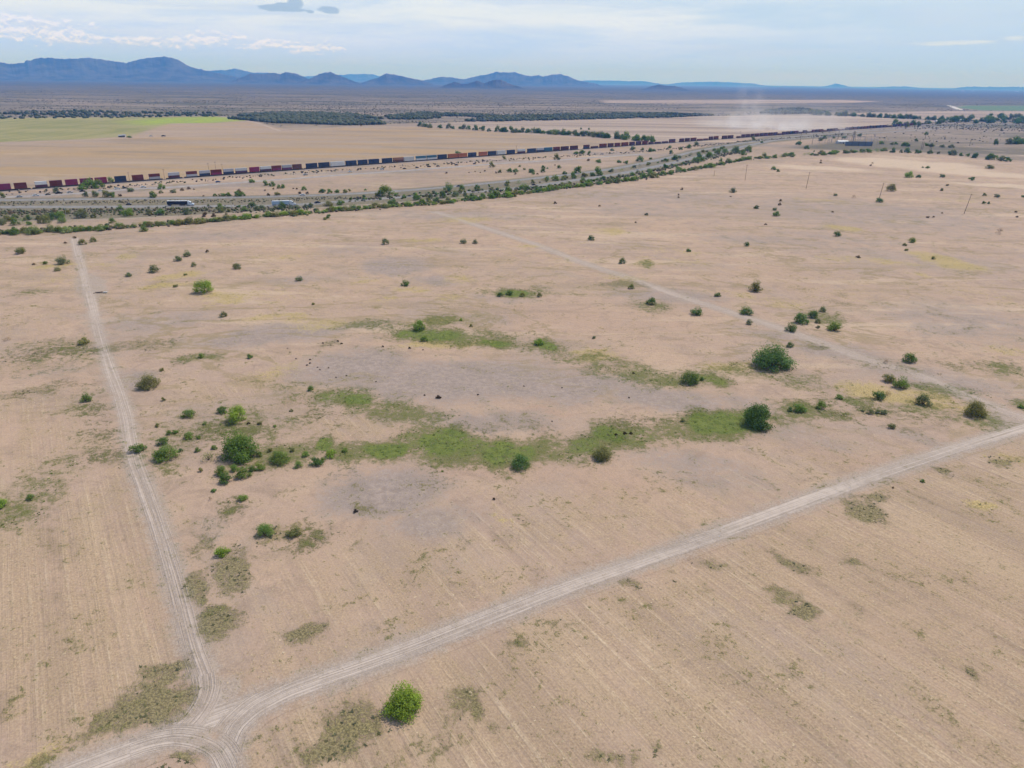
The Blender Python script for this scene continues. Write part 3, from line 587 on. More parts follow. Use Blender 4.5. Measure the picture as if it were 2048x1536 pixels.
# ------------------------------------------------------------------ mountains
def rock_mat(name, c1, c2):
    m, t = new_mat(name)
    P = t.new('ShaderNodeNewGeometry').outputs['Position']
    c = t.mix(t.step(t.noise(P, 0.004, 6, 0.65), 0.35, 0.65), c1, c2)
    finish(t, c, t.noise(P, 0.006, 5, 0.65), 0.95, 50, 0.4); return m
M_ROCK = rock_mat("mountain_rock", (0.036, 0.035, 0.033), (0.092, 0.084, 0.072))  # rock tones, their contrast raised to paint in lit and shaded slopes
def mountain(pts, dist, depth_f, seed, base_drop=3.0):
    """a ridge of real height at a real distance: the crest follows its outline, spurs run down both sides"""
    pts = [(pts[0][0] - 22, pts[0][1] + 8)] + list(pts) + [(pts[-1][0] + 22, pts[-1][1] + 8)]
    xs = np.array([p[0] for p in pts], float); ys = np.array([p[1] for p in pts], float)
    n = max(60, int((xs[-1] - xs[0]) / 1.6)); q = np.linspace(xs[0], xs[-1], n); yy = np.interp(q, xs, ys)
    crest = np.zeros((n, 3)); dirs = np.zeros((n, 2))
    for i in range(n):
        d = ray(q[i], yy[i]); h = np.hypot(d[0], d[1]); crest[i] = (d[0] / h * dist, d[1] / h * dist, CAM_H + dist * d[2] / h); dirs[i] = d[:2] / h
    H = np.maximum(crest[:, 2], 1.0); px_m = dist / FPX
    H = H * (1 + 0.05 * (value_noise(q, q * 0, 9, seed, 4) - 0.5)) + px_m * 2.0 * (value_noise(q, q * 0 + 5, 3.5, seed + 3, 3) - 0.5)
    H = np.maximum(H, 2.0); m = 41; W = max(300.0, H.max() * depth_f * 1.5)
    tt = np.linspace(-1, 1, m); V = np.zeros((m, n, 3)); sx = q * px_m
    for j, tv in enumerate(tt):
        off = tv * W
        V[j, :, 0] = crest[:, 0] + dirs[:, 0] * off; V[j, :, 1] = crest[:, 1] + dirs[:, 1] * off
        prof = (1 - abs(tv)) ** 1.9
        spur = value_noise(sx + 0.35 * W * tv, np.full(n, tv * W * 0.35), W * 0.28, seed + 7, 4)
        ridge = 1 - np.abs(2 * spur - 1)
        z = H * prof * (1 - abs(tv) ** 0.6 * 0.5 * (1 - ridge))
        V[j, :, 2] = z - base_drop * (abs(tv) > 0.98)
    i = np.arange(m - 1)[:, None] * n; j = np.arange(n - 1)[None]
    f = np.stack([i + j, i + j + 1, i + n + j + 1, i + n + j], -1).reshape(-1, 4)
    me = mesh_from("mountain", V.reshape(-1, 3), f, smooth=True)
    return tag(link("mountain", me, mat=M_ROCK), kind='structure')
HILLS = [
 (17000, 2.6, [(-260,150),(-200,138),(-120,128),(-60,128),(0,125),(24,128),(48,125),(53,119.6),(61,121),(82,115.5),(126,118),(178,115.5),(212,120),(253,126),(280,118),(308,114.5),(335,113),(355,119.6),(376,131.6),(393,137),(417,142),(450,149),(480,155)]),
 (23000, 2.6, [(380,150),(424,141),(441,139.5),(451,140.5),(468,137),(492,142),(506,145),(543,146),(590,152)]),
 (14500, 2.2, [(480,156),(500,147.5),(520,148),(546,145),(560,149),(571,143.5),(595,148),(618,158)]),
 (14000, 2.2, [(612,159),(622,156),(643,146),(660,144),(677,150.5),(702,160)]),
 (33000, 2.0, [(560,156),(600,153),(680,149.5),(720,147.5),(745,148.5),(765,154),(800,158)]),
 (14500, 2.2, [(740,160),(757,155),(771,147),(793,150),(817,155.5),(830,158),(845,161)]),
 (19000, 2.4, [(850,160),(868,156.5),(885,153),(912,156.5),(933,158),(953,152),(977,148.7),(991,143.5),(1008,145),(1029,144),(1042,149),(1063,152),(1075,150),(1087,153),(1104,149),(1121,148),(1134,152),(1158,161),(1175,164),(1195,168)]),
 (10500, 1.8, [(888,171),(899,167),(909,163),(922,167.5),(936,167),(953,161),(968,166),(987,160),(1001,159.5),(1022,168),(1034,172)]),
 (38000, 1.6, [(1130,168),(1158,161.5),(1180,160.5),(1290,162.5),(1310,166),(1330,169)]),
 (40000, 1.6, [(1335,169),(1348,166.5),(1362,164.5),(1433,163.5),(1502,166.5),(1536,172)]),
 (42000, 1.6, [(1640,174),(1661,169.5),(1671,167),(1690,171),(1700,174)]),
 (42000, 1.6, [(1740,176),(1758,174),(1810,172.6),(1860,177)]),
 (42000, 1.6, [(1900,177),(1936,173.2),(2048,174),(2150,174.5),(2200,180)]),
 (11500, 1.8, [(1298,174),(1305,171.5),(1319,169.5),(1350,172),(1362,175)]),
]
for k, (d, df, pts) in enumerate(HILLS): mountain(pts, d, df, k + 2)

# ------------------------------------------------------------------ foliage
def foliage_mat(name, tint=(1, 1, 1)):
    m, t = new_mat(name)
    oc = t.new('ShaderNodeObjectInfo').outputs['Color']
    a = t.attr('tint'); s = t.new('ShaderNodeSeparateColor'); t.l.new(a.outputs['Color'], s.inputs[0])
    v = t.step(s.outputs[0], 0, 1, False, 0.55, 1.45)
    c = t.mix(1.0, oc, t.combine(v, v, v), 'MULTIPLY')
    c = t.mix(t.mul(s.outputs[1], 0.55), c, t.mix(1.0, c, (1.55, 1.30, 0.85), 'MULTIPLY'))
    d = t.new('ShaderNodeBsdfDiffuse'); tr = t.new('ShaderNodeBsdfTranslucent'); mx = t.new('ShaderNodeMixShader'); o = t.new('ShaderNodeOutputMaterial')
    t.l.new(c, d.inputs[0]); t.l.new(t.mix(1.0, c, (1.1, 1.25, 0.55), 'MULTIPLY'), tr.inputs[0]); mx.inputs[0].default_value = 0.28
    t.l.new(d.outputs[0], mx.inputs[1]); t.l.new(tr.outputs[0], mx.inputs[2]); t.l.new(mx.outputs[0], o.inputs[0])
    return m
M_LEAF = foliage_mat("leaves")
M_BARK, t = new_mat("bark"); P = t.new('ShaderNodeTexCoord').outputs['Object']
finish(t, t.mix(t.noise(P, 6.0, 3), (0.07, 0.055, 0.04), (0.15, 0.12, 0.09)), None, 0.95)

def leaf_quads(C, Nrm, size, rng, aspect=0.55):
    n = len(C)
    r = rng.normal(size=(n, 3)); u = np.cross(Nrm, r); u /= np.linalg.norm(u, axis=1)[:, None] + 1e-9; v = np.cross(Nrm, u)
    s = size * rng.uniform(0.6, 1.35, n)[:, None]
    a = C - u * s; b = C - v * s * aspect + u * s * 0.1; c = C + u * s; d = C + v * s * aspect - u * s * 0.1
    V = np.stack([a, b, c, d], 1).reshape(-1, 3); F = np.arange(4 * n).reshape(n, 4)
    return V, F
def crown_mesh(seed, nlobe, nleaf, leaf, flat=0.62, upright=0.0, gap=0.0):
    """crown 1 m wide standing on z=0: leaf-sized faces through many uneven lobes"""
    rng = np.random.default_rng(seed); L = []
    for i in range(nlobe):
        a = rng.uniform(0, 2 * math.pi); rr = 0.38 * math.sqrt(rng.uniform(0, 1)) if i else 0.05
        hgt = flat * (rng.uniform(0.15, 0.70) * (1 - 0.8 * (rr / 0.40) ** 2) + 0.10) + upright * rng.uniform(0, 0.25)
        L.append((rr * math.cos(a), rr * math.sin(a), hgt, (rng.uniform(0.13, 0.21) if i else 0.23) * (1.25 - rr), rng.uniform(0.1, 1.0)))
    # skirts that reach the soil
    for i in range(max(4, nlobe // 2)):
        a = rng.uniform(0, 2 * math.pi); rr = rng.uniform(0.22, 0.38); L.append((rr * math.cos(a), rr * math.sin(a), rng.uniform(0.07, 0.16), rng.uniform(0.08, 0.13), rng.uniform(0.0, 0.6)))
    L = np.array(L); wgt = L[:, 3] ** 2; wgt /= wgt.sum()
    pick = rng.choice(len(L), nleaf, p=wgt)
    d = rng.normal(size=(nleaf, 3)); d /= np.linalg.norm(d, axis=1)[:, None]
    rad_ = rng.uniform(0.45, 1.08, nleaf) ** 0.6
    C = L[pick, :3] + d * (L[pick, 3] * rad_)[:, None] * np.array([1, 1, 0.85]); C[:, 2] = np.abs(C[:, 2]) + 0.005
    keep = value_noise(C[:, 0] * 3 + seed, C[:, 1] * 3 + C[:, 2] * 2.2, 0.35, seed) > gap
    C = C[keep]; d = d[keep]; pick = pick[keep]
    # sprigs that stick out
    sp = rng.uniform(0, 1, len(C)) < 0.20; out = C[sp] - np.array([0, 0, 0.12]); out /= np.linalg.norm(out, axis=1)[:, None] + 1e-6
    C[sp] += out * rng.uniform(0.02, 0.13, (sp.sum(), 1)); C[:, 2] = np.maximum(C[:, 2], 0.004)
    N = d * 0.75 + rng.normal(size=C.shape) * 0.45 + np.array([0, 0, 0.55]); N /= np.linalg.norm(N, axis=1)[:, None]
    V, F = leaf_quads(C, N, leaf, rng)
    me = mesh_from("crown", V, F); me.materials.append(M_LEAF)
    tint = np.clip(0.45 * L[pick, 4] + rng.uniform(0, 0.55, len(C)), 0, 1); yel = (rng.uniform(0, 1, len(C)) < 0.22) * rng.uniform(0.3, 1, len(C))
    set_attr(me, 'tint', np.repeat(np.stack([tint, yel, tint * 0, tint * 0 + 1], 1), 4, 0))
    return me
def stem_mesh(seed, n=6, flat=0.62):
    rng = np.random.default_rng(seed); b = MB()
    for i in range(n):
        a = 2 * math.pi * i / n + rng.uniform(-0.4, 0.4); rr = rng.uniform(0.10, 0.26); h = flat * rng.uniform(0.4, 0.7)
        p0 = (0.03 * math.cos(a), 0.03 * math.sin(a), -0.03); p1 = (rr * 0.55 * math.cos(a), rr * 0.55 * math.sin(a), h * 0.5); p2 = (rr * math.cos(a + 0.2), rr * math.sin(a + 0.2), h)
        b.tube(p0, p1, 0.018, 0.012, 5); b.tube(p1, p2, 0.012, 0.005, 5)
    me = b.mesh("stem"); me.materials.append(M_BARK); return me
CROWN_BIG = [crown_mesh(100 + i, 17 + 3 * i, 4600, 0.022, 0.80, gap=0.24 + 0.02 * i) for i in range(4)]
CROWN_DENSE = [crown_mesh(150 + i, 26, 6500, 0.021, 0.72, gap=0.10) for i in range(2)]
CROWN_MID = [crown_mesh(200 + i, 9 + i, 1500, 0.034, 0.74, gap=0.20) for i in range(6)]
CROWN_SML = [crown_mesh(300 + i, 7 + i % 3, 520, 0.066, 0.72, gap=0.0) for i in range(6)]
CROWN_SPARSE = [crown_mesh(400 + i, 11, 700, 0.026, 0.72, gap=0.42) for i in range(3)]
STEMS = [stem_mesh(500 + i) for i in range(4)]
TONES = {'g': (0.135, 0.205, 0.052), 'b': (0.190, 0.285, 0.050), 'd': (0.098, 0.165, 0.052), 'o': (0.180, 0.190, 0.075), 's': (0.150, 0.180, 0.100), 'n': (0.150, 0.112, 0.070), 'p': (0.215, 0.250, 0.105)}
for k_ in TONES: TONES[k_] = tuple(c_ * f_ for c_, f_ in zip(TONES[k_], (1.28, 1.20, 1.15)))
TONE_WORD = {'g': 'green', 'b': 'bright green', 'd': 'dark green', 'o': 'olive green', 's': 'dull grey-green', 'n': 'brown withered', 'p': 'pale sparse'}
def plant(name, px, py, wpx, tone, protos, parts, label=None, cat='bush', group=None, hscale=1.0, pos=None, wm=None):
    """a bush standing where its lowest pixel stands; wpx its width in photo pixels"""
    if pos is None:
        g = at(px, py); wm = wpx * mpp(px, py) * 1.12; g = g + g / np.linalg.norm(g) * wm * 0.36
    else: g = np.array(pos)
    rz = random.uniform(0, 6.28); sxy = wm; c = TONES[tone]; k = random.uniform(0.85, 1.15)
    colr = (c[0] * k * random.uniform(0.93, 1.07), c[1] * k, c[2] * k * random.uniform(0.9, 1.1), 1)
    sc = (sxy * random.uniform(0.86, 1.12), sxy * random.uniform(0.86, 1.12), sxy * hscale * random.uniform(0.88, 1.1))
    me = random.choice(protos)
    if parts:
        o = empty(name, (g[0], g[1], 0), rz); o.scale = sc
        c1 = link("crown", me, o); c1.color = colr
        link("stem", random.choice(STEMS), o)
    else:
        o = link(name, me); o.location = (g[0], g[1], 0); o.rotation_euler = (0, 0, rz); o.scale = sc; o.color = colr
    return tag(o, label, cat, group)

ORD = "largest|second largest|third largest|fourth largest|fifth largest|sixth largest|seventh largest|eighth largest|ninth largest|tenth largest|eleventh largest|twelfth largest|thirteenth largest|fourteenth largest|fifteenth largest|sixteenth largest|seventeenth largest|eighteenth largest|nineteenth largest|twentieth largest".split('|')
# (x, lowest y, width, tone, zone or own label)
BUSHES = [
 (809,1440,78,'b',"round bright green bush alone below the dirt road, near the road junction"),
 (446,1116,29,'b',"small bright green bush between the straight track and two olive weed mats"),
 (532,1077,37,'g',"green bush on a grassy patch, standing beside a thinner olive bush"),
 (590,1077,31,'o',"thin olive bush on a grassy patch, beside a fuller green bush"),
 (487,1003,21,'g',"small green bush just above an olive patch, apart from the thicket by the track"),
 (1040,942,41,'d',"dark round bush at the lower edge of the green grass band"),
 (1205,924,39,'o',"olive bush with dry brown edge on the lower rim of the grass band"),
 (1515,860,63,'d',"tall dark green bush casting a shadow, at the bright end of the grass band"),
 (1541,744,76,'d',"widest dark green bush, a clump of several crowns in the middle of the plain"),
 (1378,771,37,'d',"dark bush on a grass strip, with a tiny bush at its side"),
 (1403,762,11,'d',"tiny dark bush touching a larger dark bush on a grass strip"),
 (480,926,72,'g',"widest green bush of the thicket beside the straight dirt track"),
 (475,848,43,'b',"bright green bush with a small darker bush leaning on its side"),
 (447,829,26,'d',"small darker bush leaning on a bright green bush"),
 (378,838,28,'g',"upright green bush casting a shadow, next along from the bright green pair"),
 (300,780,41,'o',"round olive green bush standing clear beside the straight track"),
 (277,906,31,'g',"green bush at the very edge of the straight track, its shadow on the track"),
 (335,924,43,'g',"round grey-tipped green bush beside the track edge thicket"),
 (418,926,36,'p',"pale see-through bush next to the widest thicket bush"),
 (561,931,38,'g',"green bush at the near end of the grass band, past the thicket"),
 (408,589,39,'b',"bright green bush alone far up beside a yellowish weed streak"),
 (839,663,29,'g',"round green bush at the head of the upper grass strip"),
 (1078,692,22,'b',"compact bright bush on the upper grass strip"),
 (169,690,26,'o',"olive bush on the track's far verge, over a grassy patch"),
 (174,806,25,'g',"small green bush on the verge across the track from the round olive bush"),
 (1945,836,44,'o',"broad olive bush on the grassy verge inside the road bend"),
 (1844,812,33,'s',"flat grey-brown bush between the yellow grass and the road bend"),
 (1777,766,29,'o',"light olive bush above the yellow grass patch"),
 (1800,779,31,'g',"green bush on the yellow grass patch"),
 (1755,800,26,'d',"dark scraggly bush below the yellow grass patch"),
 (1775,793,15,'n',"brown dead bush touching a dark bush below the yellow grass"),
 (1815,726,27,'d',"dark green bush beside the faint diagonal track"),
 (1603,649,32,'d',"largest bush of the clump by the faint diagonal track"),
 (1623,638,25,'d',"second bush up the clump by the faint diagonal track"),
 (1644,625,15,'s',"topmost small bush of the clump by the faint diagonal track"),
 (1667,664,28,'g',"green bush closing the clump on its grassy side by the diagonal track"),
 (1581,665,27,'d',"low bush of the clump standing at the edge of the faint track"),
 (4,1016,28,'b',"bright bush cut off by the picture edge beside a grassy wash"),
 (1110,408,7,'n',1),
 (352,868,12,'g',2),(362,905,10,'d',2),(395,905,13,'g',2),(402,945,11,'o',2),(430,900,14,'g',2),(520,915,15,'g',2),(540,905,12,'o',2),(505,945,18,'d',2),(470,945,20,'g',2),(612,915,15,'g',2),(648,925,14,'g',2),(585,905,12,'o',2),(690,905,12,'g',2),(455,900,14,'g',2),(315,855,10,'o',2),(410,850,9,'g',2),(520,850,10,'o',2),(550,855,8,'g',2),(428,985,11,'d',2),
 (62,1001,17,'g',0),(421,1002,10,'n',2),
 (40,509,23,'o',0),(92,529,9,'g',0),(126,530,24,'s',0),(115,543,13,'o',0),(68,530,6,'n',0),(166,490,17,'o',1),(187,485,15,'o',1),(149,477,7,'n',0),(131,487,6,'n',0),
 (288,464,17,'g',1),(375,514,18,'s',1),(357,523,16,'s',1),(389,534,13,'o',1),(415,505,8,'n',1),(476,539,18,'s',1),(311,546,22,'s',1),(258,554,15,'s',1),(371,551,8,'o',1),(351,575,10,'o',1),(599,563,15,'s',1),
 (448,635,15,'o',1),(15,683,15,'n',0),(500,718,12,'g',2),(402,717,13,'g',2),(324,743,10,'o',2),(327,803,10,'o',2),(340,871,13,'d',2),(327,893,26,'d',2),(380,879,20,'g',2),(398,879,10,'g',2),
 (598,938,21,'g',2),(634,934,26,'d',2),(445,954,29,'g',2),(455,969,30,'d',2),(488,959,32,'g',2),(521,942,22,'g',2),(664,918,25,'b',2),(621,783,15,'g',2),(583,824,8,'o',2),(626,610,7,'o',1),
 (770,490,17,'s',1),(927,488,15,'s',1),(950,488,13,'s',1),(1183,481,15,'d',1),(1244,528,14,'d',1),(811,573,18,'d',1),(1000,594,15,'d',1),(1019,591,16,'d',1),(1045,594,13,'o',1),(1080,595,13,'o',1),
 (1262,579,13,'o',1),(1302,611,21,'d',1),(922,642,8,'b',1),(849,684,16,'g',1),(942,654,8,'o',1),(1188,678,8,'s',1),(1364,844,10,'o',3),
 (1674,473,16,'d',4),(1822,486,16,'g',4),(1492,493,13,'d',4),(1377,504,11,'d',4),(1716,516,9,'n',4),(1809,492,8,'o',4),(1812,502,9,'o',4),(1866,519,9,'o',4),(1998,469,15,'n',4),
 (1509,585,27,'o',4),(1435,594,15,'d',4),(1393,632,24,'d',4),(1491,631,25,'d',4),(1499,650,15,'s',4),(1635,647,14,'s',4),(1636,657,10,'s',4),(1579,696,15,'d',4),(1771,728,14,'n',4),
 (1678,799,16,'g',3),(1599,826,28,'g',3),(1579,824,11,'d',3),(1643,820,23,'g',3),(1781,858,18,'s',3),(1740,830,15,'s',3),(1755,828,11,'s',3),(1767,830,15,'s',3),(1725,824,8,'s',3),(1844,965,9,'d',3),(2041,817,12,'g',3),(1786,977,5,'n',3),
 (1513,418,12,'s',5),(1561,403,6,'n',5),(1559,411,7,'n',5),(1549,421,9,'s',5),(1552,433,16,'g',5),(1671,392,8,'s',5),(1707,397,10,'n',5),(1758,405,15,'d',5),(1780,383,20,'o',5),(1817,356,20,'b',5),(1837,356,10,'d',5),
 (1885,355,11,'s',5),(1943,361,12,'d',5),(1979,338,17,'o',5),(1855,337,8,'g',5),(1845,336,4,'d',5),(1894,372,6,'n',5),(1883,382,8,'s',5),(1968,392,8,'s',5),(1994,395,11,'s',5),(1967,408,8,'d',5),(1977,408,7,'d',5),(2046,395,8,'d',5),
 (1855,436,7,'n',5),(1867,435,5,'n',5),(1884,427,4,'n',5),(2031,425,6,'n',5),(1531,450,5,'n',5),(1547,340,11,'g',5),(1556,344,8,'d',5),(1641,327,5,'n',5),(1642,322,4,'n',5),(1665,425,5,'n',5),(1293,431,8,'s',5),(1465,386,15,'s',5),
 (1364,380,6,'n',5),(1357,396,5,'n',5),(1199,413,5,'n',5),(1461,394,4,'n',5),(1357,391,5,'n',5),(1741,332,5,'n',5),(1745,327,4,'n',5),(1271,446,4,'n',5),(2034,435,5,'n',5),
]
ZONE = {0: "on bare soil across the straight track", 1: "on the open plain between the two tracks", 2: "in the grassy thicket by the straight track",
        3: "in the grassy corner inside the road bend", 4: "along the faint diagonal track", 5: "on the far plain around the utility poles"}
zones = {}
for b in BUSHES:
    if isinstance(b[4], int): zones.setdefault((b[4], b[3]), []).append(b)
for b in BUSHES:
    x, y, wd, tone, lab = b
    if isinstance(lab, int):
        L = sorted(zones[(lab, tone)], key=lambda q: -q[2]); k = L.index(b)
        lab = f"{ORD[k] if len(L) > 1 else 'only'} {TONE_WORD[tone]} bush {ZONE[lab]}" if k < 16 else f"tiny {TONE_WORD[tone]} bush, one of the dots {ZONE[lab]}"
    pr = CROWN_DENSE if wd > 55 else CROWN_SPARSE if tone == 'p' or (tone in 'n' and wd > 9) else CROWN_BIG if wd >= 36 else CROWN_MID if wd >= 13 else CROWN_SML
    plant("bush", x, y, wd, tone, pr, wd >= 24, lab, 'bush', "bushes scattered over the desert plain", hscale=0.78 if wd == 76 else 0.92 if wd == 78 else 1.15 if wd == 63 else random.uniform(0.80, 0.98))

# hedge-like belts of shrubs along the highway, denser where the photo shows them dense
def belt(pts, n, w0, w1, tones, label, group, jitter=2.0, name="shrub", cat="shrub", protos=None, hs=1.0):
    xs = [p[0] for p in pts]; c = 0
    P = np.array([at(*p[:2]) for p in pts]); seg = np.r_[0, np.cumsum(np.linalg.norm(np.diff(P, axis=0), axis=1))]
    for i in range(n):
        s = seg[-1] * (i + random.uniform(-0.45, 0.45)) / n
        g = np.array([np.interp(s, seg, P[:, 0]), np.interp(s, seg, P[:, 1])]); g = g + np.array([random.gauss(0, jitter * 0.5), random.gauss(0, jitter)])
        tone = random.choice(tones); wm = random.uniform(w0, w1) * (1.25 if random.random() < 0.12 else 1.0)
        plant(name, 0, 0, 0, tone, protos or (CROWN_SPARSE if random.random() < 0.25 and cat == 'shrub' else CROWN_MID if g[1] < 620 else CROWN_SML), False, label, cat, group, hs, pos=g, wm=wm)
HEDGE = "rounded green shrub in the long hedge along the near dirt lane of the highway"
belt([(-10,470),(110,463),(180,461)], 23, 6, 10, 'goop', HEDGE, "hedge shrubs by the near lane", 2.6, name="hedge_shrub", hs=0.68)
belt([(180,461),(260,456),(318,451),(390,446),(470,440)], 34, 5.5, 9, 'gogp', HEDGE, "hedge shrubs by the near lane", 2.2, name="hedge_shrub", hs=0.68)
belt([(470,440),(520,435),(570,431),(620,428)], 20, 6, 9.5, 'gobp', HEDGE, "hedge shrubs by the near lane", 2.5, name="hedge_shrub", hs=0.68)
belt([(640,426),(690,421),(740,417),(840,411),(900,406)], 29, 5.5, 9, 'gobp', HEDGE, "hedge shrubs by the near lane", 2.5, name="hedge_shrub", hs=0.68)
belt([(900,405),(940,401),(1010,394),(1100,381),(1180,371),(1262,361)], 40, 6, 10, 'ggob', HEDGE, "hedge shrubs by the near lane", 3, name="hedge_shrub", hs=0.68)
belt([(1262,361),(1340,348),(1410,336),(1480,322),(1520,316)], 31, 7, 12, 'ggo', HEDGE, "hedge shrubs by the near lane", 4, name="hedge_shrub", hs=0.68)
belt([(1520,317),(1570,312),(1620,310),(1700,306),(1780,302)], 34, 8, 14, 'gog', HEDGE, "hedge shrubs by the near lane", 7, name="hedge_shrub", hs=0.68)
MED = "shrub on the strip between the highway lanes and the dirt lane"
belt([(0,443),(60,441),(120,438)], 6, 4, 8, 'osd', MED, "shrubs along the highway verge", 3)
belt([(0,449),(130,448)], 9, 4, 7, 'ogs', MED, "shrubs along the highway verge", 2)
belt([(0,428),(250,424)], 14, 2.5, 4.5, 'nso', MED, "shrubs along the highway verge", 6)
for x, y, wd, tone in ((30,437,12,'s'),(57,441,14,'d'),(78,440,14,'o'),(108,441,18,'d'),(120,437,20,'g'),(126,446,18,'g'),(165,437,26,'s'),(188,436,12,'s'),(225,447,16,'g'),(241,421,16,'g'),(258,433,24,'g'),(242,430,12,'d'),
   (300,430,14,'o'),(320,431,22,'d'),(345,420,10,'o'),(375,430,20,'s'),(440,418,16,'g'),(442,425,16,'o'),(458,424,10,'o'),(478,415,8,'d'),(504,414,14,'d'),(490,423,14,'g'),(417,413,7,'o'),(410,434,12,'n'),(428,434,10,'n'),
   (515,421,14,'s'),(526,420,14,'s'),(565,419,18,'d'),(550,418,8,'o'),(582,418,10,'s'),(594,417,12,'s'),(611,416,10,'s'),(622,416,12,'s'),(658,413,20,'o'),(682,411,17,'g'),(635,425,9,'n'),(650,440,8,'o'),(657,437,11,'g'),(719,416,6,'o'),
   (785,411,20,'d'),(833,401,16,'d'),(832,393,8,'b'),(842,406,10,'n'),(857,405,12,'o'),(873,405,16,'d'),(861,398,12,'s'),(885,397,17,'d'),(898,404,14,'o'),(912,394,16,'s'),(930,393,10,'s'),(945,397,14,'d'),(965,397,14,'g'),(985,396,18,'g'),
   (897,383,20,'g'),(923,382,16,'d'),(954,379,12,'d'),(978,374,6,'d'),(755,393,12,'o'),(770,393,34,'g'),(792,392,10,'g'),(1016,383,14,'g'),(1047,379,18,'g'),(1050,384,8,'d'),(1074,383,15,'d'),(1030,390,12,'o'),(1105,379,12,'o'),(1118,377,6,'o'),
   (1125,376,14,'o'),(1165,363,12,'g'),(1175,371,14,'g'),(1200,366,6,'d'),(1215,364,10,'o'),(1233,362,12,'g'),(1236,367,12,'o'),(1270,361,14,'d'),(1285,356,14,'g'),(1300,353,16,'g'),(1322,343,8,'n'),(1330,337,12,'d'),(1357,342,14,'g'),
   (1372,331,6,'d'),(1390,322,12,'g'),(1396,326,14,'g'),(1404,323,14,'g'),(1418,315,18,'g'),(1435,308,16,'g'),(1450,306,14,'g'),(1470,306,18,'g'),(1486,311,14,'g'),(1497,305,16,'g'),(1303,356,5,'n'),(1293,360,5,'n'),(1442,323,8,'g'),(1456,325,12,'g')):
    plant("shrub", x, y, wd, tone, CROWN_MID if wd > 12 else CROWN_SML, False, f"{TONE_WORD[tone]} shrub on the strip between the highway lanes and the dirt lane", 'shrub', "shrubs along the highway verge", random.uniform(0.85, 1.1))
MD = "green shrub on the grassy strips between the curving highway lanes"
belt([(1010,372),(1100,361),(1184,350),(1259,338),(1340,321),(1390,309),(1460,295)], 36, 3.5, 8, 'goos', MD, "shrubs between the curving lanes", 2.5, name="median_shrub", hs=0.85)
belt([(800,393),(900,386),(1010,378)], 14, 3, 6, 'goos', MD, "shrubs between the curving lanes", 2, name="median_shrub", hs=0.85)
belt([(1010,384),(1089,376),(1152,366),(1216,358),(1268,349),(1364,330),(1393,319),(1460,304)], 38, 3.5, 8, 'goog', MD, "shrubs between the curving lanes", 2.5, name="median_shrub", hs=0.85)
ISL = "shrub on the pinkish ground between the highway and the rail yard road"
for x, y, wd, tone in ((6,396,14,'o'),(113,386,15,'s'),(166,380,18,'g'),(180,378,24,'g'),(198,377,20,'g'),(172,394,12,'s'),(192,394,14,'s'),(215,395,20,'o'),(225,395,14,'g'),(222,375,6,'n'),(241,393,7,'n'),(262,384,14,'s'),(323,379,16,'g'),(322,387,9,'o'),
   (306,396,16,'g'),(347,386,13,'s'),(365,382,8,'n'),(378,379,7,'n'),(388,380,4,'n'),(430,393,9,'d'),(439,393,6,'o'),(447,393,10,'g'),(457,393,12,'g'),(475,393,14,'g'),(485,393,12,'g'),(479,386,9,'n'),(407,393,5,'n'),(504,366,14,'g'),
   (532,372,12,'g'),(545,373,14,'g'),(558,377,9,'g'),(566,377,11,'g'),(608,381,10,'g'),(555,391,12,'o'),(537,392,7,'n'),(600,388,7,'n'),(615,388,7,'n'),(645,386,14,'d'),(659,387,13,'g'),(675,386,10,'g'),(690,386,9,'o'),(699,383,7,'o'),(547,379,4,'n'),(530,382,4,'n'),
   (594,379,4,'n'),(587,378,4,'n'),(731,381,5,'g'),(893,347,5,'n'),(938,346,3,'n'),(950,344,3,'n'),(961,346,3,'n'),(983,335,14,'o'),(1000,346,9,'o'),(992,347,5,'n'),(970,343,4,'n'),(1019,345,11,'d'),(1031,345,11,'g'),(1031,349,5,'n'),(1063,346,14,'d'),(1066,349,7,'g'),
   (1075,349,5,'n'),(1086,337,9,'d'),(1086,345,12,'d'),(1095,338,5,'d'),(1118,337,9,'d'),(1040,334,6,'o'),(1049,340,6,'o'),(1110,331,4,'n'),(1129,349,9,'d'),(1155,347,18,'g'),(1110,362,16,'g'),(1127,361,14,'o'),(1146,358,14,'d'),(1168,355,14,'o'),(1196,352,20,'g'),(1185,353,12,'d'),
   (1093,364,6,'o'),(1080,366,4,'n'),(1008,319,10,'o'),(1113,320,16,'o'),(1152,309,10,'g'),(1164,308,12,'g'),(1178,309,9,'g'),(1177,322,6,'n'),(1197,326,11,'d'),(1238,326,11,'d'),(1252,328,10,'d'),(1280,323,14,'d'),(1301,319,7,'d'),(1330,323,9,'d'),(1350,320,14,'d'),
   (1300,304,12,'d'),(1308,303,8,'d'),(1342,308,9,'d'),(1378,297,12,'d'),(1362,300,8,'d'),(1285,301,8,'s'),(1265,301,12,'s'),(1392,291,12,'s'),(1224,302,8,'s'),(1340,297,8,'d'),(1506,281,10,'s'),(1523,286,7,'d'),(1597,290,13,'d'),(1613,298,10,'d'),(1640,282,9,'s'),(1648,278,10,'d'),(1667,277,6,'d'),(1688,277,9,'d'),(1628,304,4,'d'),(1719,273,9,'d')):
    plant("shrub", x, y, wd, tone, CROWN_SML, False, f"{TONE_WORD[tone]} shrub on the pinkish ground between the highway and the rail yard road", 'shrub', "shrubs between highway and railway", random.uniform(0.85, 1.1))

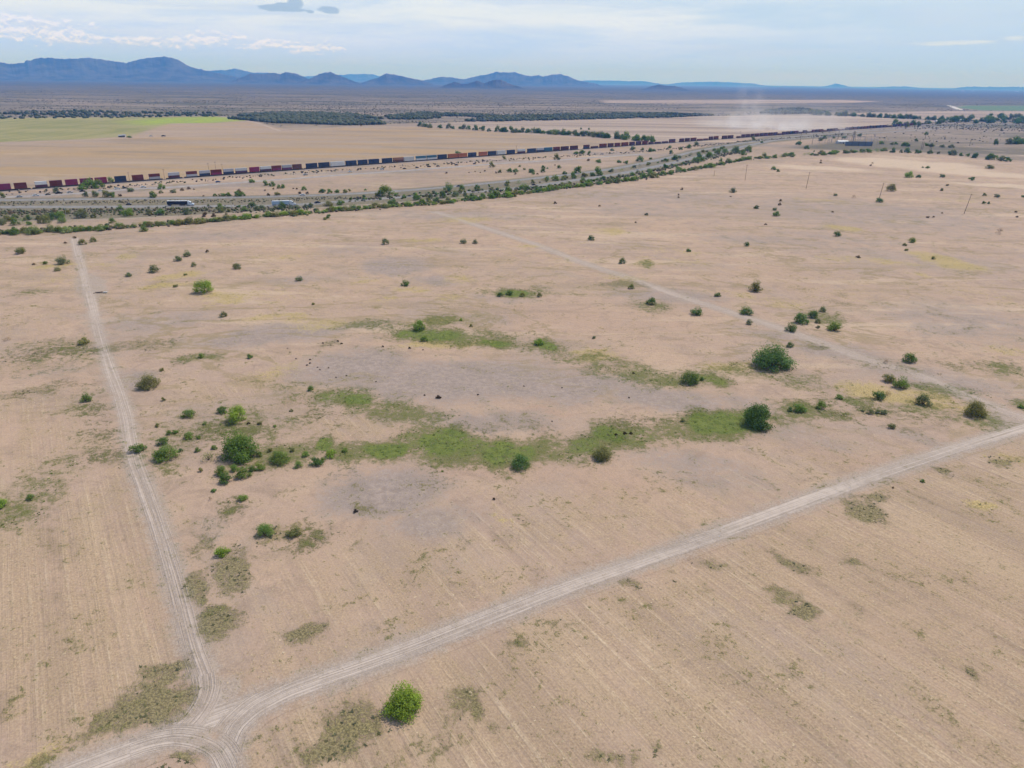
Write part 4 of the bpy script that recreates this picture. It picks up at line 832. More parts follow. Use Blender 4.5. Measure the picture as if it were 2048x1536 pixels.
# tree rows and single trees of the far fields
def trees(pts, n, w0, w1, tones, label, group, jitter=5.0, hs=1.25):
    belt(pts, n, w0, w1, tones, label, group, jitter, name="tree", cat="tree", protos=CROWN_SML, hs=hs)
trees([(838,252.5),(870,256),(920,258),(1000,264),(1060,266)], 20, 9, 17, 'dds', "dark field tree in the row dividing the tan field from the pale field", "tree row between two fields", 6, 1.0)
trees([(1000,263.5),(1060,266),(1114,269.5),(1190,274),(1262,280),(1312,284)], 46, 10, 17, 'ddsg', "dark field tree in the row dividing the tan field from the pale field", "tree row between two fields", 7, 1.0)
trees([(1632,230.5),(1700,232.5),(1780,236.5),(1850,239.5),(1905,242)], 46, 12, 22, 'dds', "dark tree in the line beyond the pale field, by the far end of the train", "distant tree line", 12, 1.1)
trees([(1900,243),(1960,246),(2048,244),(2060,240)], 34, 14, 26, 'dds', "dark tree in the grove where the distant tree line meets the railway", "distant grove", 60, 1.0)
trees([(1790,253),(1850,248),(1905,244)], 16, 12, 18, 'ds', "tree standing along the far end of the railway", "trees by the far railway", 20, 1.0)
trees([(1905,238.5),(1980,236),(2048,233)], 14, 14, 22, 'ds', "dark tree in the grove where the distant tree line meets the railway", "distant grove", 30, 1.0)
trees([(1785,305),(1870,307.5),(1930,313),(1985,320),(2040,325)], 17, 6, 13, 'dds', "tree along the dirt lane bordering the far pale ground", "trees along the far lane", 5, 1.0)
trees([(1774,289),(1800,291),(1818,294)], 6, 8, 12, 'gds', "small tree on the lane behind the substation", "small trees behind the substation", 8, 0.9)
trees([(1855,292),(1885,295)], 6, 8, 12, 'ds', "shrubby tree beside the line of wooden poles", "shrubby trees beside the poles", 12, 0.9)
trees([(2020,288.5),(2052,286)], 7, 12, 18, 'ds', "dark tree of the short row at the edge of the far bare field", "short far row", 8, 1.0)
for x, y, wd, hsc, lab in ((1790,250,12,1.3,"dark round tree standing out beside the far train"),(1852,270,8,1.0,"small dark tree at the end of the pale dirt strip"),(1991,290,9,1.9,"tall pointed tree on the far bare field"),(1832,283,7,1,"lone dark bush-like tree behind the substation"),
   (1116,268,9,1.3,"round tree taller than the rest of the field row"),(1162,259,5,1.0,"tiny tree alone on the pale field"),(1178,259.5,5,1.1,"dark twin of the tiny tree on the pale field"),(915,312,14,1.0,"dark tree rising behind the orange containers"),(223,366,14,1.2,"yellow-green tree between the magenta and the dark blue containers"),(1397,318,10,2.0,"tall dark narrow tree beside the highway curve")):
    plant("tree", x, y, wd, 'p' if 'yellow' in lab else 'd', CROWN_SML, False, lab, 'tree', None, hsc)

# ------------------------------------------------------------------ railway and the container train
def paint_mat(name, col, rough=0.6, dirt=0.25, scale=0.6):
    m, t = new_mat(name)
    P = t.new('ShaderNodeTexCoord').outputs['Object']
    n = t.noise(P, scale, 5, 0.65)
    c = t.mix(t.mul(t.step(n, 0.45, 0.75), dirt), col, (0.24, 0.19, 0.15))
    finish(t, c, None, rough, spec=0.3); return m
def container_mat(name, col):
    """corrugated steel: vertical ribs as relief, a little road dirt and rust"""
    m, t = new_mat(name)
    P = t.new('ShaderNodeTexCoord').outputs['Object']; x, y, z = t.xyz(P)
    n = t.noise(P, 0.5, 5, 0.65); oi = t.new('ShaderNodeObjectInfo').outputs['Random']
    c = t.mix(t.mul(t.step(n, 0.45, 0.75), 0.22), col, (0.25, 0.17, 0.12))
    v = t.step(oi, 0, 1, False, 0.82, 1.15); c = t.mix(1.0, c, t.combine(v, v, v), 'MULTIPLY')
    finish(t, c, t.math('SINE', t.mul(x, 22.0)), 0.6, 0.03, 0.5, 0.3); return m
CC = {'m': ("magenta", (0.235, 0.026, 0.080)), 'r': ("dark red", (0.145, 0.028, 0.022)), 'w': ("white", (0.62, 0.62, 0.60)), 'n': ("navy blue", (0.026, 0.042, 0.082)), 'g': ("light grey", (0.42, 0.42, 0.44)),
      'k': ("maroon", (0.085, 0.030, 0.045)), 'o': ("orange", (0.42, 0.135, 0.055)), 't': ("teal blue", (0.045, 0.135, 0.19)), 'b': ("brown", (0.14, 0.055, 0.035)), 'p': ("purple", (0.14, 0.035, 0.095)), 'a': ("amber brown", (0.36, 0.17, 0.07))}
CMAT = {k: container_mat("container_" + v[0].replace(' ', '_'), v[1]) for k, v in CC.items()}
M_STEEL = paint_mat("rail_car_steel", (0.045, 0.038, 0.036), 0.7, 0.4); M_WHEEL = paint_mat("wheel_steel", (0.03, 0.028, 0.026), 0.6)
M_RUBBER = paint_mat("tyre_rubber", (0.022, 0.022, 0.022), 0.8); M_GLASS = paint_mat("dark_glass", (0.02, 0.025, 0.03), 0.12, 0.05)
RA, RB = at(-60, 388.4), at(1830, 251.0); RD = (RB - RA) / np.linalg.norm(RB - RA); R_ANG = math.atan2(RD[1], RD[0]); RN = np.array([-RD[1], RD[0]])
def rail_s(px):
    """distance along the track of the point seen at photo column px"""
    lo, hi = -200.0, np.linalg.norm(RB - RA) * 1.3
    for _ in range(50):
        mid = (lo + hi) / 2; p = RA + RD * mid; d = np.array([p[0], p[1], -CAM_H]); c = R3.T @ d
        x = 1024 + FPX * c[0] / -c[2]
        if x < px: lo = mid
        else: hi = mid
    return lo
M_BALLAST, t = new_mat("ballast"); P = t.new('ShaderNodeNewGeometry').outputs['Position']
finish(t, t.mix(t.step(t.noise(P, 1.5, 5, 0.7), 0.3, 0.7), (0.20, 0.165, 0.145), (0.36, 0.30, 0.26)), t.noise(P, 4.0, 3), 0.95, 0.2)
rl = MB(); LEN = np.linalg.norm(RB - RA) * 1.25
rl.prism([(-4.6, -0.05), (-2.2, 0.62), (2.2, 0.62), (4.6, -0.05)], -250, LEN)
bal = rl.build("railway_bed", M_BALLAST); bal.location = (RA[0], RA[1], 0); bal.rotation_euler = (0, 0, R_ANG); tag(bal, kind='structure')
for s_ in (-0.72, 0.72):
    b = MB(); b.box(-250, LEN, s_ - 0.04, s_ + 0.04, 0.625, 0.80); o = b.build("rail", M_STEEL, bal)

def well_car(L):
    b = MB(); h = L / 2
    b.prism([(-1.45, 0.55), (-1.45, 1.55), (-1.25, 1.55), (-1.25, 0.75), (1.25, 0.75), (1.25, 1.55), (1.45, 1.55), (1.45, 0.55)], -h, h)
    for s in (-1, 1): b.box(min(s * h, s * (h + 2.3)), max(s * h, s * (h + 2.3)), -1.3, 1.3, 0.95, 1.35)
    return b.mesh("well_car")
def bogie():
    b = MB(); b.box(-1.2, 1.2, -1.1, 1.1, 0.35, 0.75, 0.05)
    for x in (-0.85, 0.85):
        for y in (-0.78, 0.78): b.tube((x, y - 0.07, 0.42), (x, y + 0.07, 0.42), 0.42, None, 12)
    return b.mesh("bogie")
def container_mesh(L):
    b = MB(); h = L / 2
    b.box(-h, h, -1.22, 1.22, 0.06, 2.84, 0.03)
    for x in (-h + 0.06, h - 0.06):
        for y in (-1.19, 1.19): b.box(x - 0.08, x + 0.08, y - 0.065, y + 0.065, 0.0, 2.9)
    for y in (-1.2, 1.2): b.box(-h, h, y - 0.05, y + 0.05, 2.78, 2.895); b.box(-h, h, y - 0.05, y + 0.05, 0.004, 0.14)
    return b.mesh("container")
CAR_MESH = {}; CONT_MESH = {}; BOGIE = bogie(); BOGIE.materials.append(M_WHEEL)
def rail_car(s0, L, names, idx, top, bot, labelled):
    k = round(L * 2) / 2
    if k not in CAR_MESH: CAR_MESH[k] = well_car(k); CAR_MESH[k].materials.append(M_STEEL)
    p = RA + RD * s0
    o = link("rail_car", CAR_MESH[k]); o.location = (p[0], p[1], 0.42); o.rotation_euler = (0, 0, R_ANG)
    far = not labelled
    tag(o, f"black low-slung container car of the freight train, {names} from the near end" if not far else "black low-slung container car on the far stretch of the freight train", "rail car", "container cars of the freight train")
    if not far:
        for s in (-1, 1):
            bo = link("bogie", BOGIE, o); bo.location = (s * (k / 2 + 1.5), 0, 0.05)
    for lvl, ch in ((0, bot), (1, top)):
        if ch in '-.': continue
        key = (k, ch)
        if key not in CONT_MESH: CONT_MESH[key] = container_mesh(k - 0.25); CONT_MESH[key].materials.append(CMAT[ch])
        c = link("container", CONT_MESH[key]); c.location = (p[0], p[1], 1.20 + lvl * 2.91); c.rotation_euler = (0, 0, R_ANG)
        where = "upper" if lvl else "lower"
        tag(c, f"{CC[ch][0]} container, {where} of the stack on the {names} car of the freight train" if not far else f"{CC[ch][0]} container on the far stretch of the freight train", "container", "containers on the freight train")
ONES = "first second third fourth fifth sixth seventh eighth ninth tenth eleventh twelfth thirteenth fourteenth fifteenth sixteenth seventeenth eighteenth nineteenth".split()
def ordinal(i):
    if i <= 19: return ONES[i - 1]
    tens = {2: 'twent', 3: 'thirt', 4: 'fort', 5: 'fift', 6: 'sixt'}[i // 10]
    return tens + 'ieth' if i % 10 == 0 else tens + 'y-' + ONES[i % 10 - 1]
TRAIN = [(-6,24,'mm'),(30.5,56,'rr'),(72,96.5,'wk'),(101.5,126,'rr'),(132.7,157,'mm'),(162,188,'mp'),(192,215,'mm'),(231,254,'nn'),(266,288,'rr'),(299.5,321,'rg'),(338,360,'gk'),(374,395,'rg'),(400,421,'gn'),(423,444,'rm'),(448,468,'gn'),(472,495,'wk'),  # sixth car: the lower purple is shade put into the container colour
 (500,519,'mm'),(521,543,'wk'),(544.5,563,'rm'),(565,584,'gp'),(586,603.5,'bb'),(613,634.5,'nn'),(638,659,'nn'),(662,689,'ww'),(692,713,'nn'),(716.5,735,'nn'),(738,758,'nn'),(765,784,'nn'),(787,806.5,'ab'),(808,827.5,'ww'),(832.5,851.5,'tw'),(854,873,'tw'),
 (876,893,'nn'),(896.5,914.5,'oo'),(916.5,933.5,'oo'),(937,952,'nn'),(958,974,'oo'),(976.5,991.5,'nn'),(994,1010,'ww'),(1014,1029,'nn'),(1035.5,1049.5,'wk'),(1055,1071,'nn'),(1073.5,1087,'gn'),(1089,1104,'tt'),(1107,1119,'rk')]
for i, (x0, x1, c) in enumerate(TRAIN):
    a, b_ = rail_s(x0), rail_s(x1); rail_car((a + b_) / 2, b_ - a, ordinal(i + 1), i, c[0], c[1], True)
s = rail_s(1122); end = rail_s(1822); i = 0; rr = random.Random(5)
patt = ['kk','pk','rk','-k','kk','rr','-k','kn','nk','kr','-k','kk','rk','nn','kk','-r','kk','kp']
while s < end and i < 130:
    L = 12.5 if rr.random() < 0.6 else 16.0
    c = rr.choice(patt)
    rail_car(s + L / 2, L, '', i, c[0], c[1], False); s += L + 4.8 + (10 if rr.random() < 0.08 else 0); i += 1

# ------------------------------------------------------------------ vehicles
def car_mesh_parts():
    b = MB(); W = 0.9
    b.prism([(-2.25, 0.28), (2.2, 0.28), (2.28, 0.55), (2.2, 0.80), (1.2, 0.95), (-1.55, 0.98), (-2.2, 0.92), (-2.3, 0.6)], -W, W)
    body = b.mesh("body"); bmb = bmesh.new(); bmb.from_mesh(body); bmesh.ops.bevel(bmb, geom=bmb.edges[:], offset=0.09, segments=2, affect='EDGES'); bmb.to_mesh(body); bmb.free()
    b = MB(); b.prism([(1.15, 0.93), (0.45, 1.40), (-0.95, 1.42), (-1.6, 0.96)], -0.76, 0.76); cab = b.mesh("window")
    b = MB(); b.prism([(0.42, 1.405), (0.36, 1.46), (-0.9, 1.47), (-0.98, 1.425)], -0.70, 0.70); roof = b.mesh("roof")
    b = MB(); b.tube((-0.11, 0, 0), (0.11, 0, 0), 0.33, None, 14); wheel = b.mesh("wheel")
    return body, cab, roof, wheel
CARP = car_mesh_parts(); CARP[1].materials.append(M_GLASS); CARP[3].materials.append(M_RUBBER)
VCOL = {'white': (0.72, 0.72, 0.70), 'black': (0.02, 0.02, 0.022), 'silver': (0.42, 0.43, 0.44), 'dark grey': (0.07, 0.07, 0.075), 'red': (0.28, 0.03, 0.025), 'blue': (0.05, 0.10, 0.22)}
VMAT = {k: paint_mat("car_paint_" + k.replace(' ', '_'), v, 0.3, 0.12) for k, v in VCOL.items()}
def heading(px, py, ahead):
    a, b = at(px, py), at(*ahead); d = b - a; return math.atan2(d[1], d[0]) - math.pi / 2
def car(px, py, ahead, colour, label, group=None, z=0.06, scale=1.0):
    g = at(px, py); o = empty("car", (g[0], g[1], z), heading(px, py, ahead)); o.scale = (scale,) * 3
    def part(nm, me, mat=None):
        q = link(nm, me, o)
        if mat:
            if not me.materials: me.materials.append(mat)
            q.material_slots[0].link = 'OBJECT'; q.material_slots[0].material = mat
        return q
    part("body", CARP[0], VMAT[colour]); part("window", CARP[1]); part("roof", CARP[2], VMAT[colour])
    for x in (-0.8, 0.8):
        for y in (-1.38, 1.38):
            q = part("wheel", CARP[3]); q.location = (x, y, 0.33)
    return tag(o, label, "car", group)
car(258, 409.8, (268, 409.7), 'black', "black car driving on the highway well behind the black truck", "vehicles on the highway")
car(605, 391.0, (595, 391.2), 'white', "white car on the far highway lanes beyond the white truck", "vehicles on the highway", scale=1.1)
car(635, 406.3, (645, 405.4), 'black', "black car on the highway just ahead of the white truck", "vehicles on the highway", scale=1.15)
car(1067, 370.5, (1080, 368.9), 'black', "dark car on the near highway lanes along the curve", "vehicles on the highway")
car(1355, 322.6, (1362, 321.2), 'dark grey', "dark car on the highway curve near the tall narrow tree", "vehicles on the highway")
car(1275, 340.5, (1284, 338.6), 'white', "white car on the highway curve, first car on the curve itself", "vehicles on the highway")
car(917, 373.2, (905, 374.4), 'black', "dark car on the far highway lanes where the roadways draw together", "vehicles on the highway")
PK = "vehicles parked by the rail yard road"
for x, y, c, lab, sc in ((39,394.5,'silver',"silver car parked first in line by the rail yard road",1.1),(72,392.0,'white',"white car parked between a silver car and a dark wreck",1.15),(96,390.0,'dark grey',"low dark car parked beside the rail yard road before a roundish bush",1.0),(118,387.5,'black',"large black car parked behind the shrub by the rail yard road",1.35),
   (140,386.0,'silver',"silver car parked next to the large black car",1.1),(165,383.5,'black',"black car parked at the foot of the green shrub row",1.1),(201,382.0,'white',"white car parked under the green shrub row",1.0),(235,378.5,'white',"white car parked past the shrub row by the yard road",1.15),(250,377.0,'dark grey',"dark car parked past the shrub row by the yard road",1.1),
   (287,375.2,'white',"white car parked beside a pale dirt heap near the yard road",1.2),(436,364.8,'blue',"dark blue car standing alone on the rail yard road",1.1),(611,350.6,'silver',"pale car parked on the gravel beside the navy containers",1.2),(700,344.5,'white',"white car parked by the yard road below the navy containers",1.15),(764,339.5,'white',"white van-like car parked on the yard below the dark blue containers",1.2),
   (809,338,'black',"black car on the gravel below the orange-brown container",1.0),(834,336,'black',"second black car on the gravel below the white container",1.0),(858,334,'black',"black car on the gravel below the first teal container",1.15),(876,333.2,'dark grey',"dark car on the gravel below the second teal container",1.1),(913,330.8,'black',"black car on the yard road near the orange containers",1.1),(949,328.4,'black',"dark car on the yard road past the orange containers",1.0)):
    car(x, y, (x + 10, y - 0.75), c, lab, PK, 0.045, sc)
def semi(px, py, ahead, box_col, cab_col, label, L=15.8):
    g = at(px, py); o = empty("truck", (g[0], g[1], 0.06), heading(px, py, ahead))
    M1 = paint_mat("trailer_paint", box_col, 0.4, 0.1); M2 = paint_mat("cab_paint", cab_col, 0.35, 0.08); MW = paint_mat("trailer_roof", (0.72, 0.74, 0.76), 0.5, 0.1)
    y0 = -L + 2.0; b = MB(); b.box(-1.3, 1.3, y0, 2.0, 1.15, 4.02, 0.05); tr = b.build("trailer", M1, o)
    b = MB(); b.box(-1.27, 1.27, y0 + 0.05, 1.95, 4.023, 4.07); b.build("roof", MW, tr)
    b = MB(); b.box(-1.0, 1.0, y0 + 0.2, 1.6, 0.95, 1.145); b.box(-1.22, -1.18, -4.5, 0.2, 0.45, 1.1); b.box(1.18, 1.22, -4.5, 0.2, 0.45, 1.1); b.build("underframe", M_STEEL, tr)
    b = MB(); b.prism([(2.3, 0.5), (6.9, 0.45), (7.05, 1.0), (6.95, 1.75), (5.4, 2.0), (4.75, 2.95), (4.2, 3.5), (2.7, 4.0), (2.3, 4.0)], -1.2, 1.2); cb = b.build("cab", M2, o)
    b = MB(); b.prism([(5.43, 2.02), (4.80, 2.92), (4.72, 2.90), (5.33, 2.02)], -1.06, 1.06); b.box(-1.215, 1.215, 3.9, 4.6, 2.05, 2.75); b.build("window", M_GLASS, cb)
    b = MB(); b.box(-1.15, 1.15, 6.95, 7.12, 0.45, 0.8, 0.03); b.build("bumper", M_STEEL, cb)
    for y in (6.0, 3.1, 1.8, y0 + 1.0, y0 + 2.3):
        for x in (-1.0, 1.0):
            b = MB(); b.tube((-0.2, 0, 0), (0.2, 0, 0), 0.52, None, 16); q = b.build("wheel", M_RUBBER, o); q.location = (x, y, 0.52)
            b = MB(); b.tube((-0.215, 0, 0), (0.215, 0, 0), 0.26, None, 10); b.build("rim", MW, q)
    return tag(o, label, "truck", "trucks on the highway")
semi(371, 411.4, (385, 411.3), (0.018, 0.022, 0.035), (0.62, 0.66, 0.70), "long truck with a black box trailer and a white cab on the highway", 16.2)
semi(575, 411.0, (590, 410.6), (0.40, 0.50, 0.60), (0.66, 0.68, 0.70), "pale blue box truck with a white cab on the highway behind shrubs", 14.5)

# ------------------------------------------------------------------ poles, substation, sheds
M_WOOD = paint_mat("weathered_wood", (0.12, 0.092, 0.072), 0.9, 0.3); M_GALV = paint_mat("galvanised_steel", (0.33, 0.33, 0.33), 0.6, 0.15); M_CER = paint_mat("insulator", (0.30, 0.28, 0.26), 0.5)
M_PALEPOLE = paint_mat("pale_pole", (0.50, 0.46, 0.40), 0.8, 0.2); M_PLATE = paint_mat("pale_panel", (0.52, 0.48, 0.42), 0.8, 0.3)
def pole(px, py, top_py, label, group, arm=True, mat=None, r=0.16, lean=(0, 0), name="utility_pole"):
    g = at(px, py); d = np.linalg.norm(g); dv = ray(px, top_py); h = np.hypot(dv[0], dv[1]); H = max(3.0, CAM_H + d * dv[2] / h)
    o = empty(name, (g[0], g[1], 0), random.uniform(-0.15, 0.15)); mat = mat or M_WOOD; tp = (lean[0], lean[1], H)
    b = MB(); b.tube((0, 0, -0.3), tp, r * 1.25, r * 0.8, 8); b.build("shaft", mat, o)
    if arm:
        b = MB(); b.box(tp[0] - 1.3, tp[0] + 1.3, tp[1] - 0.08 - r, tp[1] + 0.05 - r, H - 0.85, H - 0.68); cb = b.build("crossarm", mat, o)
        for x in (-1.15, 0.35, 1.15):
            b = MB(); b.tube((tp[0] + x, tp[1] - r, H - 0.68), (tp[0] + x, tp[1] - r, H - 0.42), 0.07, 0.05, 6); b.build("insulator", M_CER, cb)
    return tag(o, label, "utility pole", group), (g[0] + tp[0], g[1] + tp[1], H)
PL = "wooden poles on the far plain"
pole(1612, 377.5, 344, "leaning wooden pole on the far plain, second from the dirt lane", PL, r=0.2, lean=(0.9, 0))
pole(1757, 402, 365, "leaning wooden pole with a bush at its foot on the far plain", PL, r=0.2, lean=(1.4, 0))
pole(1928, 427.5, 387, "leaning wooden pole with no bush at its foot, nearest of the line", PL, r=0.2, lean=(2.0, 0))
pole(1490, 361, 329, "wooden pole on the far plain just outside the dirt lane hedge", PL, r=0.17)
pole(1428, 352, 341, "short wooden stub pole by the dirt lane hedge", PL, arm=False, r=0.16)
RP = "poles along the railway"
for x, y, tp, lab in ((260,366,344,"wooden pole before the dark red container stack by the yard"),(432,341,323,"wooden pole behind the dark red and magenta stack"),(1033,306,291,"wooden pole before the white and maroon stack"),(716,334,319,"wooden pole in the gap between navy container stacks"),(1480,275,262,"wooden pole where the train passes the dust"),(330,361,338,"wooden pole behind the light grey and maroon stack"),(418,343,326,"wooden pole behind the grey and navy stack"),(445,340,327,"wooden pole behind the second grey and navy stack")):
    pole(x, y, tp, lab, RP, r=0.13)
LP = "lamp posts along the highway"
def lamp(px, py, tp, lab):
    o, top = pole(px, py, tp, lab, LP, arm=False, mat=M_PALEPOLE, r=0.13, name="lamp_post"); H = top[2]
    b = MB(); b.tube((0, 0, H - 0.1), (0, 1.9, H + 0.35), 0.07, 0.05, 6); a = b.build("arm", M_PALEPOLE, o)
    b = MB(); b.box(-0.16, 0.16, 1.8, 2.6, H + 0.28, H + 0.42, 0.03); b.build("lamp_head", M_GALV, a)
lamp(133, 433, 406, "pale lamp post on the highway verge with shrubs at its foot")
lamp(301, 422, 398, "pale lamp post on the highway verge behind the black truck")
lamp(464, 419, 398, "pale lamp post on the highway between the two trucks")
lamp(1430, 301, 292, "dark thin lamp post on the highway curve")
SP = "wooden transmission poles near the substation"
for i, (x, y, tp) in enumerate(((1624,289,268),(1600,285,265),(1842,299,283),(1845,299,283),(1859,302,285),(1862,301,285),(1939,292,279),(1850,278,268),(1676,278,262))):
    pole(x, y, tp, "tall wooden transmission pole on the lane beside the substation" , SP, r=0.28)
# substation
def gantry(px, py, wm, hm, label):
    g = at(px, py); o = empty("steel_gantry", (g[0], g[1], 0), random.uniform(-0.2, 0.2))
    for x in (-wm / 2, wm / 2):
        b = MB(); b.tube((x - 0.6, 0, 0), (x, 0, hm), 0.18, 0.12, 6); b.tube((x + 0.6, 0, 0), (x, 0, hm), 0.18, 0.12, 6); b.tube((x, 0, hm), (x, 0, hm * 1.25), 0.10, 0.05, 6); b.build("leg", M_GALV, o)
    b = MB(); b.box(-wm / 2, wm / 2, -0.35, 0.35, hm - 0.5, hm); b.build("beam", M_GALV, o)
    for x in (-wm / 4, 0, wm / 4):
        b = MB(); b.tube((x, 0, hm - 0.5), (x, 0, hm - 2.0), 0.10, 0.10, 6); b.build("insulator", M_CER, o)
    tag(o, label, "gantry", "gantries of the substation")
for x, y in ((1648,287),(1656,285),(1664,288),(1672,286),(1680,284),(1690,286),(1700,283),(1712,285),(1722,286),(1734,287),(1748,290),(1757,289)):
    gantry(x, y, random.uniform(12, 20), random.uniform(9, 14), "grey steel gantry frame standing in the fenced substation yard")
def tower(px, py, top_py, label):
    g = at(px, py); d = np.linalg.norm(g); dv = ray(px, top_py); H = CAM_H + d * dv[2] / np.hypot(dv[0], dv[1]); o = empty("lattice_tower", (g[0], g[1], 0), 0.3); w0, w1 = 3.0, 0.6
    b = MB()
    for sx in (-1, 1):
        for sy in (-1, 1): b.tube((sx * w0, sy * w0, 0), (sx * w1, sy * w1, H), 0.22, 0.14, 5)
    n = 7
    for k in range(n):
        z0, z1 = H * k / n, H * (k + 1) / n; a, c = w0 + (w1 - w0) * k / n, w0 + (w1 - w0) * (k + 1) / n
        for sx in (-1, 1): b.tube((sx * a, -a, z0), (sx * c, c, z1), 0.1, 0.1, 4); b.tube((a, sx * a, z0), (-c, sx * c, z1), 0.1, 0.1, 4)
    b.build("frame", M_STEEL, o)
    for z in (0.72, 0.86):
        b = MB(); b.box(-4.5, 4.5, -0.25, 0.25, H * z, H * z + 0.4); b.build("crossarm", M_STEEL, o)
    tag(o, label, "lattice tower")
tower(1706, 283, 262, "brown lattice steel tower rising from the middle of the substation yard")
def house(name, px, py, wx, wy, hh, ang, wall, roof, label, cat, pitch=1.5, group=None):
    g = at(px, py); o = empty(name, (g[0], g[1], 0), ang)
    b = MB(); b.box(-wx / 2, wx / 2, -wy / 2, wy / 2, 0, hh); b.build("wall", wall, o)
    b = MB(); b.prism([(-wy / 2 - 0.4, hh), (0, hh + pitch), (wy / 2 + 0.4, hh)], -wx / 2 - 0.4, wx / 2 + 0.4); b.build("roof", roof, o)
    b = MB(); b.box(-0.9, 0.9, -wy / 2 - 0.05, -wy / 2 - 0.003, 0, 2.2); b.build("door", M_STEEL, o)
    for x in (-wx / 3, wx / 3):
        b = MB(); b.box(x - 0.7, x + 0.7, -wy / 2 - 0.04, -wy / 2 - 0.003, 1.0, 2.0); b.build("window", M_GLASS, o)
    return tag(o, label, cat, group)
M_WH = paint_mat("white_roofing", (0.75, 0.75, 0.73), 0.6, 0.1); M_WALLW = paint_mat("whitewash", (0.55, 0.53, 0.49), 0.8, 0.2); M_BLU = paint_mat("blue_grey_panel", (0.15, 0.17, 0.19), 0.7, 0.2)
house("control_building", 1684, 287, 20, 10, 4.0, 0.1, M_WALLW, M_WH, "small control house with a bright white roof in the substation yard", "control building", 1.4)
g0, g1 = at(1690, 291.5), at(1744, 292.2); dv_ = g1 - g0
b = MB(); Lw = np.linalg.norm(dv_); b.box(0, Lw, -0.15, 0.15, 0, 7.5)
fe = empty("screen_wall", (g0[0], g0[1], 0), math.atan2(dv_[1], dv_[0])); b.build("panel", M_BLU, fe)
for k in range(int(Lw / 12) + 1):
    b = MB(); b.box(k * 12 - 0.2, k * 12 + 0.2, -0.35, -0.16, 0, 7.8); b.build("post", M_STEEL, fe)
tag(fe, "long blue-grey screen wall along the near side of the substation yard", "wall")
house("shed", 243.5, 274.3, 9, 6, 2.6, 0.2, M_BLU, M_GALV, "grey shed with a metal roof beside the farm lane", "shed")
house("shed", 248.5, 274.3, 5, 5, 3.4, 0.2, M_WALLW, M_GALV, "small white shed joined to the grey one by the farm lane", "shed")
plant("tree", 259, 275.6, 9, 'd', CROWN_SML, False, "low dark tree next to the white shed on the farm lane", 'tree', None, 0.7)
car(302, 273.0, (310, 272.6), 'white', "white car parked on the farm lane below the green field", "farm lane vehicles", 0.05, 1.5)
car(327, 273.0, (335, 272.6), 'dark grey', "dark car with pale roof parked further along the farm lane", "farm lane vehicles", 0.05, 1.7)
for x, y, wx in ((1898,243,14),(1920,242,20),(1874,244.5,10)):
    house("house", x, y, wx, 9, 3.5, 0.1, M_WALLW, M_WH, {1898: "small white house between the trees at the far end of the train", 1920: "wider white house in the grove past the small one", 1874: "pale low house where the far trees begin"}[x], "house")
for x, y, wx in ((1925,182.2,70),(1945,182.5,50),(2034,183.2,60)):
    house("warehouse", x, y, wx, 30, 9, 0.0, M_WALLW, M_WH, {1925: "tiny bright white warehouse on the hazy horizon plain", 1945: "dim pale warehouse next to the bright one on the horizon plain", 2034: "pale warehouse at the picture's edge on the horizon plain"}[x], "warehouse")
b = MB(); wl = [at(1900, 211.5), at(1908, 214), at(1921, 219)]
strip("pale_road", [(1897, 211), (1905, 213.2), (1912, 216.5), (1922, 219.8)], 26.0, 0.3, M_PLATE, 20.0, 4, ground_attr=False)
# dumped timber and a pale slab beside the straight track, a burnt stump, dark clods
g = at(203, 586); o = empty("debris_pile", (g[0], g[1], 0), 0.2); rr = random.Random(3)
for k in range(5):
    a = rr.uniform(-0.5, 0.5); x = rr.uniform(-2.2, 0.8); b = MB(); b.tube((x - 1.6 * math.cos(a), rr.uniform(-0.8, 0.8), 0.15 + 0.1 * k), (x + 1.6 * math.cos(a), rr.uniform(-0.8, 0.8), 0.25 + 0.12 * k), 0.14, 0.09, 6); b.build("branch", M_WOOD, o)
b = MB(); b.box(0.9, 2.8, -0.9, 0.7, 0.0, 0.75, 0.12); b.build("slab", M_PLATE, o)
tag(o, "heap of dry branches and a pale slab beside the straight track", "debris")
def clod(px, py, w_, label):
    g = at(px, py); rr = np.random.default_rng(int(px)); bm = bmesh.new(); bmesh.ops.create_icosphere(bm, subdivisions=2, radius=0.5)
    for v in bm.verts: v.co *= 1 + rr.uniform(-0.3, 0.3); v.co.z = abs(v.co.z) * 0.7
    me = bpy.data.meshes.new("weed_clump"); bm.to_mesh(me); bm.free()
    me2 = CROWN_SML[int(px) % 6]; o = link("weed_clump", me2); o.color = (0.06, 0.045, 0.035, 1); o.location = (g[0], g[1], 0); wm = w_ * mpp(px, py); o.scale = (wm, wm, wm * 0.7); bpy.data.meshes.remove(me)
    tag(o, label, "weed clump", "dead weed clumps on the clay pan")
for x, y, w_ in ((877,796,13),(849,791,5),(956,790,5),(819,697,7),(766,694,6),(846,700,4),(752,764,4),(592,718,4),(620,720,5),(620,727,5),(614,731,5),(635,735,4),(640,740,4),(657,736,4),(693,752,4),(672,755,4),(575,697,3),(580,705,3),(646,687,5),(676,683,6),(683,688,6),(711,1024,12),(988,999,8),(1267,747,6),(1258,796,5),(1048,773,4),(1124,776,4),(1104,843,4),(497,848,8),(1232,870,7),(1250,868,9),(1262,868,8)):
    clod(x, y, w_, "burnt-looking dark stump on the grey clay pan" if x == 877 else "small dark dead weed clump on the clay pan")

